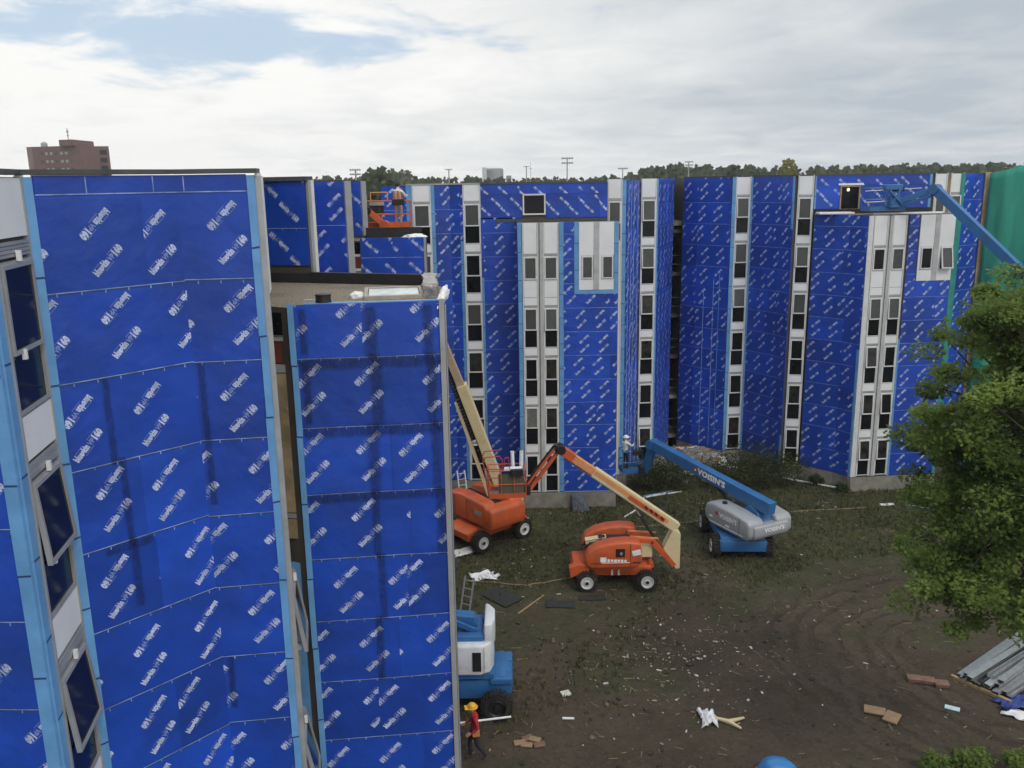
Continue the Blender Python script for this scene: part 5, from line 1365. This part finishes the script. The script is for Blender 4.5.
board('foam_offcut', 1.55, 23.6, .36, .08, .04, -4, M_FOAM, 'white strip offcut lying right of the broken tiles', 'offcut')
# rounded blue cover at the bottom edge with its grey rod
tag(lump('plastic_cover', (7.05, 20.75, .16), (.55, .4, .45), mat('cover_blue', (.03, .20, .50), .4, 0, .1, 2), 22, 3, .12), 'bright blue rounded cover on the ground at the bottom edge', 'cover')
board('metal_rod', 7.85, 20.9, .9, .05, .05, 4, M_GREY, 'grey metal rod lying right of the bright blue cover', 'rod')

# ================================================================== TREES
def leaves(mb, c, rad, n, ls, m, rng, flat=.8):
    for _ in range(n):
        while True:
            p = V((rng.uniform(-1, 1), rng.uniform(-1, 1), rng.uniform(-1, 1)))
            if p.length < 1: break
        p = V(c) + V((p.x*rad, p.y*rad, p.z*rad*flat))
        a = V((rng.gauss(0, 1), rng.gauss(0, 1), rng.gauss(-.35, .6))).normalized(); b = a.cross(V((rng.gauss(0, .5), rng.gauss(0, .5), 1))).normalized()
        s = ls*rng.uniform(.6, 1.3)
        mb.poly([p, p+a*s*.5+b*s*.32, p+a*s, p+a*s*.5-b*s*.32], m)
EXTRA = []
def tree(label, base, h, crown_c, crown_r, nclump, nleaf, ls, m, seed, crown_pts=None, trunk_r=.22, group=None, name='leafy_tree', flat=.8, cl_r=(.35, .75)):
    rng = random.Random(seed); root = empty(name, base, label, 'tree', group)
    base = V(base); cc = V(crown_c); tb = MB(); cl = []
    for _ in range(nclump):
        while True:
            p = V((rng.uniform(-1, 1), rng.uniform(-1, 1), rng.uniform(-1, 1)))
            L_ = p.length
            if L_ < 1 and L_ > .35 and rng.random() < L_**1.2: break
        q = V((p.x*crown_r[0], p.y*crown_r[1], p.z*crown_r[2]))
        q *= 1 + .28*noise.noise(p*2.2+V((seed, 0, 0)))
        cl.append(cc+q)
    for ec, er, en in EXTRA:
        for _ in range(en):
            p = V((rng.gauss(0, .5), rng.gauss(0, .5), rng.gauss(0, .5))); cl.append(V((ec[0]+p.x*er[0], ec[1]+p.y*er[1], ec[2]+p.z*er[2])))
    top = cc + V((0, 0, crown_r[2]*.55)); fork = base.lerp(cc, .45)
    fork = V((base.x*.6+cc.x*.4, base.y*.6+cc.y*.4, cc.z-crown_r[2]*.75))
    tb.cyl(base, fork, trunk_r, trunk_r*.75, M_BARK, 10); tb.cyl(fork, top, trunk_r*.75, trunk_r*.15, M_BARK, 8)
    for q in cl[::2]:
        s0 = fork.lerp(top, rng.uniform(0, .7)); mid = s0.lerp(q, .5)+V((0, 0, .1*crown_r[2]))
        tb.cyl(s0, mid, trunk_r*.3, trunk_r*.18, M_BARK, 5, False); tb.cyl(mid, q, trunk_r*.18, trunk_r*.05, M_BARK, 5, False)
    tb.build('trunk', root)
    lb = MB()
    for q in cl: leaves(lb, q, rng.uniform(*cl_r), nleaf, ls, m, rng, flat)
    lb.build('crown', root)
    return root
EXTRA[:] = [((10.75, 19.0, 6.7), (1.2, 1.3, 1.2), 46), ((10.5, 19.2, 9.6), (1.1, 1.3, 1.8), 40), ((11.4, 19.2, 12.2), (1.1, 1.2, 1.3), 40), ((12.1, 18.6, 8.2), (1.5, 1.0, 2.0), 26)]
tree('large leafy green tree filling the right edge in front of the netting', (15.9, 20.2, 0), 14, (12.6, 19.3, 9.95), (3.35, 2.7, 4.2), 350, 230, .12, M_LEAF, 31, cl_r=(.22, .66), flat=.55, trunk_r=.24)
# shrubs at the wall
def shrub(label, x, y, w, d, h, n, m, seed, ls=.12, nm='shrub', grp=None):
    rng = random.Random(seed); root = empty(nm, (x, y, gz(x, y)), label, 'shrub', grp)
    sb = MB(); lb = MB()
    for _ in range(n):
        a = rng.uniform(0, 6.28); r = math.sqrt(rng.random()); q = V((x+math.cos(a)*r*w, y+math.sin(a)*r*d, gz(x, y)+h*(.25+.7*rng.random()*(1-r*r*.6))))
        sb.cyl((x+math.cos(a)*r*w*.3, y+math.sin(a)*r*d*.3, gz(x, y)), q, .02, .008, M_BARK, 4, False)
        leaves(lb, q, min(w, h)*.32, 42, ls, m, rng)
    sb.build('stem', root); lb.build('foliage', root)
shrub('wide dark shrub under the right wing behind the blue boom', 12.9, 44.2, 2.5, 1.3, 2.2, 120, M_LEAF2, 41)
shrub('dark shrub in the corner below the blue basket', 7.9, 44.0, 1.7, 1.1, 1.8, 80, M_LEAF2, 42)
for i, (x, y) in enumerate(((16.1, 43.9), (17.0, 42.75))):
    shrub(('small green plant at the foot of the right wing, left one', 'small green plant at the foot of the right wing, right one')[i], x, y, .4, .3, .6, 14, M_LEAF2, 44+i, .1)
for i, (x, y, h) in enumerate(((11.5, 20.6, .75), (12.35, 20.7, .9), (13.7, 20.7, .7))):
    shrub(('leafy green shrub top at the bottom edge, leftmost of three', 'leafy green shrub top at the bottom edge, middle of three', 'leafy green shrub top at the bottom edge, rightmost of three')[i], x, y, .55, .4, h, 26, M_LEAF, 47+i, .12, grp='shrubs at the bottom edge')

# far wood behind the buildings
rng = random.Random(77); mb = MB()
def crown_far(mb, x, y, z0, w, h, n, s, m):
    for _ in range(n):
        while True:
            p = V((rng.uniform(-1, 1), rng.uniform(-1, 1), rng.uniform(-1, 1)))
            if .3 < p.length < 1: break
        q = V((x+p.x*w, y+p.y*w, z0+h*.5+p.z*h*.5)); a = V((rng.gauss(0, 1), rng.gauss(0, .6), rng.gauss(0, 1))).normalized(); b = a.cross(V((0, 1, .2))).normalized()
        k = s*rng.uniform(.6, 1.3)
        mb.poly([q-a*k, q-b*k*.8, q+a*k, q+b*k*.8], m)
def tops(az):
    """elevation (tan) of the wood's skyline by azimuth"""
    pts = [(-.60, .004), (-.25, .004), (-.2, .010), (-.165, .009), (-.145, .0165), (-.115, .0155), (-.104, .004), (-.09, .007), (-.03, .005), (.1, .003), (.13, .008), (.16, .0145), (.2, .0165), (.28, .0135), (.36, .0125), (.42, .0135), (.5, .0115), (.56, .012), (.9, .012)]
    for (a, b), (c, d) in zip(pts, pts[1:]):
        if a <= az <= c: return b+(d-b)*(az-a)/(c-a)
    return .004
for i in range(430):
    az = rng.uniform(-.62, .9); y = rng.uniform(230, 330)
    t = tops(az)*(.78+.26*rng.random()**.7) + .0006*rng.gauss(0, 1); zt_ = H + t*y*1.0
    w = rng.uniform(1.8, 5.5)
    if zt_ < 8: continue
    crown_far(mb, az*y, y, 0, w, zt_, 330, .75, M_LEAF3)
o = mb.build('far_wood', None, (0, 280, 0)); o['kind'] = 'stuff'
mb = MB()
def far_tree(label, az, y, zt_, w, m, seed, z0=0, n=500, s=.7):
    root = empty('far_tree', (az*y, y, 0), label, 'tree')
    a = MB(); a.cyl((az*y, y, 0), (az*y, y, zt_*.7), .35, .15, M_BARK, 8); a.build('trunk', root)
    b = MB(); crown_far(b, az*y, y, z0, w, zt_-z0, n, s, m); b.build('crown', root)
far_tree('dark green round tree seen between the near and centre wings', -.1475, 110, 18.0, 3.6, M_LEAF3, 1, 4, 1400, .5)
far_tree('yellowish sparse tree standing above the far wood on the right', .3120, 210, 20.3, 2.6, M_LEAF4, 2, 8, 420, .55)
far_tree('light green tree showing in the gap above the stair link', .190, 95, 14.2, 2.4, M_LEAF4, 3, 3, 700, .45)

# ================================================================== FAR BUILDINGS AND POLES
tw = empty('brick_tower', (-165, 340, 0), 'brown brick apartment tower rising behind the near roof at the far left', 'building')
yT = 340
def tx(az): return az*yT
zT = H + .0462*yT
mb = MB(); mb.vprism([(tx(-.533), yT), (tx(-.466), yT-6), (tx(-.458), yT+2), (tx(-.446), yT+3), (-.448*(yT+26), yT+26), (-.533*(yT+26), yT+26)], 0, zT, M_BRICK); mb.build('wall', tw)
mb = MB(); mb.vprism([(tx(-.489), yT-5), (tx(-.4715), yT-7), (tx(-.4715), yT+10), (tx(-.489), yT+10)], zT-.0, H+.0525*yT, M_BRICK); mb.build('stair_head', tw)
mb = MB(); mb.box((tx(-.5285), yT+1, zT/2-.2), (2.4, 3.2, zT-.4), M_BRICKL); mb.build('corner_bay', tw)
sT = Seg((tx(-.533), yT), (tx(-.466), yT-6))
for r_ in range(6):
    for c_ in range(7):
        u = sT.L*(.28+.09*c_) + (.3 if c_ > 3 else 0)
        f = MB(); f.box(sT.P(u, zT-2.6-2.9*r_, .04), (1.0, .1, 1.0), M_GREY if (c_*7+r_*3) % 3 else M_PANEG, T=sT.T()); f.build('window', tw)
sT2 = Seg((tx(-.458), yT+2), (tx(-.446), yT+3))
for r_ in range(6):
    f = MB(); f.box(sT2.P(sT2.L*.5, zT-2.2-2.9*r_, .1), (2.4, .3, 1.6), M_PANED, T=sT2.T()); f.build('balcony', tw)
mb = MB(); mb.cyl((tx(-.4855), yT, H+.0525*yT), (tx(-.4855), yT, H+.0525*yT+4.5), .12, None, M_TRIM, 6); mb.box((tx(-.4855), yT, H+.0525*yT+3.2), (.8, .3, .6), M_GREY); mb.box((tx(-.4855), yT, H+.0525*yT+1.8), (.6, .3, .5), M_GREY); mb.build('antenna', tw)
mb = MB(); mb.revolve((tx(-.525), yT+8, zT), (0,0,1), [(0, 1.2), (1.6, 1.2), (2.2, .5), (2.3, 0)], M_GREY, 12); mb.build('roof_tank', tw)
ft = empty('storage_tank', (-6.5, 300, 0), 'pale grey twin cylinder storage tank on the horizon behind the centre wing', 'tank')
mb = MB(); mb.revolve((-4.8, 300, 0), (0,0,1), [(0, 3.1), (20.2, 3.1), (20.6, 2.6), (20.7, 0)], M_GREY, 20); mb.build('tank_body', ft)
mb = MB(); mb.box((-8.0, 300, 10.4), (1.5, 4, 20.9), M_FRAME); mb.build('stair_shaft', ft)
mb = MB(); mb.box((.05, 300, 16.4), (1.8, 2, 3.4), M_GREY); mb.cyl((.05, 300, 0), (.05, 300, 14.7), .3, None, M_GREY, 8)
tag(mb.build('sign_board', None, (.05, 300, 0)), 'small grey board on a post right of the storage tank', 'sign')
def flood(az, y, zt_, w, label, rows=2, left=0):
    root = empty('floodlight_mast', (az*y, y, 0), label, 'floodlight', 'floodlight masts on the horizon')
    p = MB(); p.cyl((az*y, y, 0), (az*y, y, zt_), .22, .12, M_GREY, 8); p.build('pole', root)
    for r_ in range(rows):
        z = zt_ - r_*w*.42
        b = MB(); b.box((az*y, y, z), (w, .15, .12), M_GREY)
        for k in range(5): b.revolve((az*y-w*.45+w*.225*k, y-.1, z+.1), (0, -1, -.3), [(0, .1), (.15, w*.085), (.3, w*.09), (.3, 0)], M_GREY, 8)
        b.build('lamp_bank', root)
flood(-.1705, 140, 18.2, 1.6, 'floodlight mast with twin banks left of the orange basket')
flood(-.0665, 200, 18.9, 1.4, 'floodlight mast standing above the left end of the centre wing', 1)
flood(.0200, 240, 19.9, 1.5, 'slim floodlight mast beside a thin aerial above the centre wing', 1)
flood(.0655, 200, 20.9, 2.4, 'tallest floodlight mast above the right end of the centre wing', 2)
flood(.1275, 240, 19.0, 2.4, 'faint floodlight mast just left of the far wood', 1)
flood(.2010, 200, 19.7, 1.7, 'floodlight mast above the gap between the far wings', 2)
flood(-.5455, 60, 17.0, .5, 'small floodlight at the far left edge beside the brick tower', 2)
mb = MB(); mb.cyl((.0247*240, 240, 0), (.0247*240, 240, 21.2), .16, .05, M_GREY, 6); mb.box((.0247*240, 240, 19.4), (.9, .1, .1), M_GREY)
tag(mb.build('aerial_mast', None, (.0247*240, 240, 0)), 'thin aerial mast right beside the slim floodlight', 'mast')

# thin air between here and the horizon
hm = bpy.data.materials.new('thin_haze'); hm.use_nodes = True
hn = hm.node_tree.nodes; hn.remove(hn['Principled BSDF'])
pv = hn.new('ShaderNodeVolumePrincipled'); pv.inputs['Color'].default_value = (.88, .93, 1, 1); pv.inputs['Density'].default_value = .0003
hm.node_tree.links.new(pv.outputs[0], hn['Material Output'].inputs['Volume'])
mb = MB(); mb.box((0, 280, 21), (1000, 720, 44), hm); o = mb.build('haze', None, (0, 280, 21)); o['kind'] = 'stuff'

# ================================================================== SKY, SUN, CAMERA
SUN_EL, SUN_AZ = R(48), R(150)           # azimuth clockwise from +Y: behind the camera, to the right
def world():
    w = bpy.data.worlds.new('World'); S.world = w; w.use_nodes = True
    nt = w.node_tree; N = nt.nodes; L = nt.links; N.clear()
    out = N.new('ShaderNodeOutputWorld'); bg = N.new('ShaderNodeBackground'); bg.inputs[1].default_value = .1
    L.new(bg.outputs[0], out.inputs[0])
    sky = N.new('ShaderNodeTexSky'); sky.sky_type = 'NISHITA'; sky.sun_disc = False; sky.sun_elevation = SUN_EL; sky.sun_rotation = SUN_AZ
    sky.air_density = 1; sky.dust_density = 1.5
    tc = N.new('ShaderNodeTexCoord'); sx = N.new('ShaderNodeSeparateXYZ'); L.new(tc.outputs['Generated'], sx.inputs[0])
    def m(op, a, b=0., c=None):
        q = N.new('ShaderNodeMath'); q.operation = op
        for i, v in enumerate((a, b) if c is None else (a, b, c)):
            if isinstance(v, (int, float)): q.inputs[i].default_value = v
            else: L.new(v, q.inputs[i])
        return q.outputs[0]
    def rg(o, a, b, c, d, sm=False):
        r = N.new('ShaderNodeMapRange'); r.inputs[1].default_value = a; r.inputs[2].default_value = b; r.inputs[3].default_value = c; r.inputs[4].default_value = d
        if sm: r.interpolation_type = 'SMOOTHSTEP'
        L.new(o, r.inputs[0]); return r.outputs[0]
    # clouds live on a flat layer overhead: project the direction on it
    zc = m('ADD', m('MAXIMUM', sx.outputs[2], 0), .10)
    cx, cy = m('DIVIDE', sx.outputs[0], zc), m('DIVIDE', sx.outputs[1], zc)
    cv = N.new('ShaderNodeCombineXYZ'); L.new(cx, cv.inputs[0]); L.new(cy, cv.inputs[1])
    def nz(sc, det, ro, off=(0, 0, 0), dist=0., stretch=(1, 1, 1)):
        mp = N.new('ShaderNodeMapping'); mp.inputs['Location'].default_value = off; mp.inputs['Scale'].default_value = stretch; L.new(cv.outputs[0], mp.inputs[0])
        n = N.new('ShaderNodeTexNoise'); n.inputs['Scale'].default_value = sc; n.inputs['Detail'].default_value = det; n.inputs['Roughness'].default_value = ro; n.inputs['Distortion'].default_value = dist
        L.new(mp.outputs[0], n.inputs['Vector']); return n.outputs['Fac']
    big = nz(.5, 7, .55, (3.1, 1.7, 0), .4, (1, 1, 1))
    fine = nz(1.7, 8, .58, (7, 2, 0), .4, (1.1, .9, 1))
    base = m('ADD', m('MULTIPLY', big, .52), m('MULTIPLY', fine, .48))
    az = m('DIVIDE', sx.outputs[0], sx.outputs[1])
    # lighter toward the left, greyer to the right
    side = rg(az, -.45, .55, 1, 0, True)
    shade = m('ADD', m('MULTIPLY', m('SUBTRACT', base, .06), .85), m('MULTIPLY', side, .44))
    cr = N.new('ShaderNodeValToRGB'); L.new(shade, cr.inputs[0])
    E = cr.color_ramp.elements
    E[0].position = .30; E[0].color = (4.9, 5.5, 6.1, 1); E[1].position = .80; E[1].color = (10.1, 10.05, 9.8, 1)
    e = E.new(.50); e.color = (7.2, 7.5, 7.7, 1)
    # thin gap of blue low on the left
    el = sx.outputs[2]
    ex = m('DIVIDE', m('SUBTRACT', az, -.33), .36); ey = m('DIVIDE', m('SUBTRACT', el, .150), .038)
    rr = m('SQRT', m('ADD', m('MULTIPLY', ex, ex), m('MULTIPLY', ey, ey)))
    rr = m('ADD', rr, m('MULTIPLY', m('SUBTRACT', fine, .5), 3.4)); rr = m('ADD', rr, m('MULTIPLY', m('SUBTRACT', big, .5), 2.2))
    front = rg(sx.outputs[1], 0, .1, 0, 1)
    gap = m('MULTIPLY', rg(rr, .35, 1.1, .85, 0, True), front)
    skc = N.new('ShaderNodeMix'); skc.data_type = 'RGBA'; skc.inputs[0].default_value = .62; L.new(sky.outputs[0], skc.inputs[6]); skc.inputs[7].default_value = (5.6, 7.3, 9.4, 1)
    mx = N.new('ShaderNodeMix'); mx.data_type = 'RGBA'; L.new(gap, mx.inputs[0]); L.new(cr.outputs[0], mx.inputs[6]); L.new(skc.outputs[2], mx.inputs[7])
    # an overcast dome is brighter overhead than at the horizon
    zen = rg(el, .22, .9, 1.0, 1.3, True)
    mu = N.new('ShaderNodeMix'); mu.data_type = 'RGBA'; mu.blend_type = 'MULTIPLY'; mu.inputs[0].default_value = 1; L.new(mx.outputs[2], mu.inputs[6]); L.new(zen, mu.inputs[7])
    L.new(mu.outputs[2], bg.inputs[0])
world()
sl = bpy.data.lights.new('sun', 'SUN'); sl.energy = .9; sl.angle = R(14); sl.color = (1, .95, .88)
so = bpy.data.objects.new('sun', sl); COL.objects.link(so)
dv = V((math.sin(SUN_AZ)*math.cos(SUN_EL), math.cos(SUN_AZ)*math.cos(SUN_EL), math.sin(SUN_EL)))
so.rotation_euler = dv.to_track_quat('Z', 'Y').to_euler(); so.location = (10, -10, 60)

P_, Rl = R(13.06), R(.95)
fwd = V((0, math.cos(P_), -math.sin(P_))); up = V((0, math.sin(P_), math.cos(P_))); rt = V((1, 0, 0))
cr_ = rt*math.cos(Rl) - up*math.sin(Rl); cu_ = rt*math.sin(Rl) + up*math.cos(Rl)
cam = bpy.data.cameras.new('camera'); cam.sensor_width = 36; cam.lens = 871/1024*36; cam.clip_end = 4000; cam.clip_start = .1
co = bpy.data.objects.new('camera', cam); COL.objects.link(co)
co.matrix_world = Matrix(((cr_.x, cu_.x, -fwd.x, 0), (cr_.y, cu_.y, -fwd.y, 0), (cr_.z, cu_.z, -fwd.z, H), (0, 0, 0, 1)))
S.camera = co
S.render.engine = 'CYCLES'
S.view_settings.view_transform = 'Standard'; S.view_settings.look = 'None'; S.view_settings.exposure = 0; S.view_settings.gamma = 1
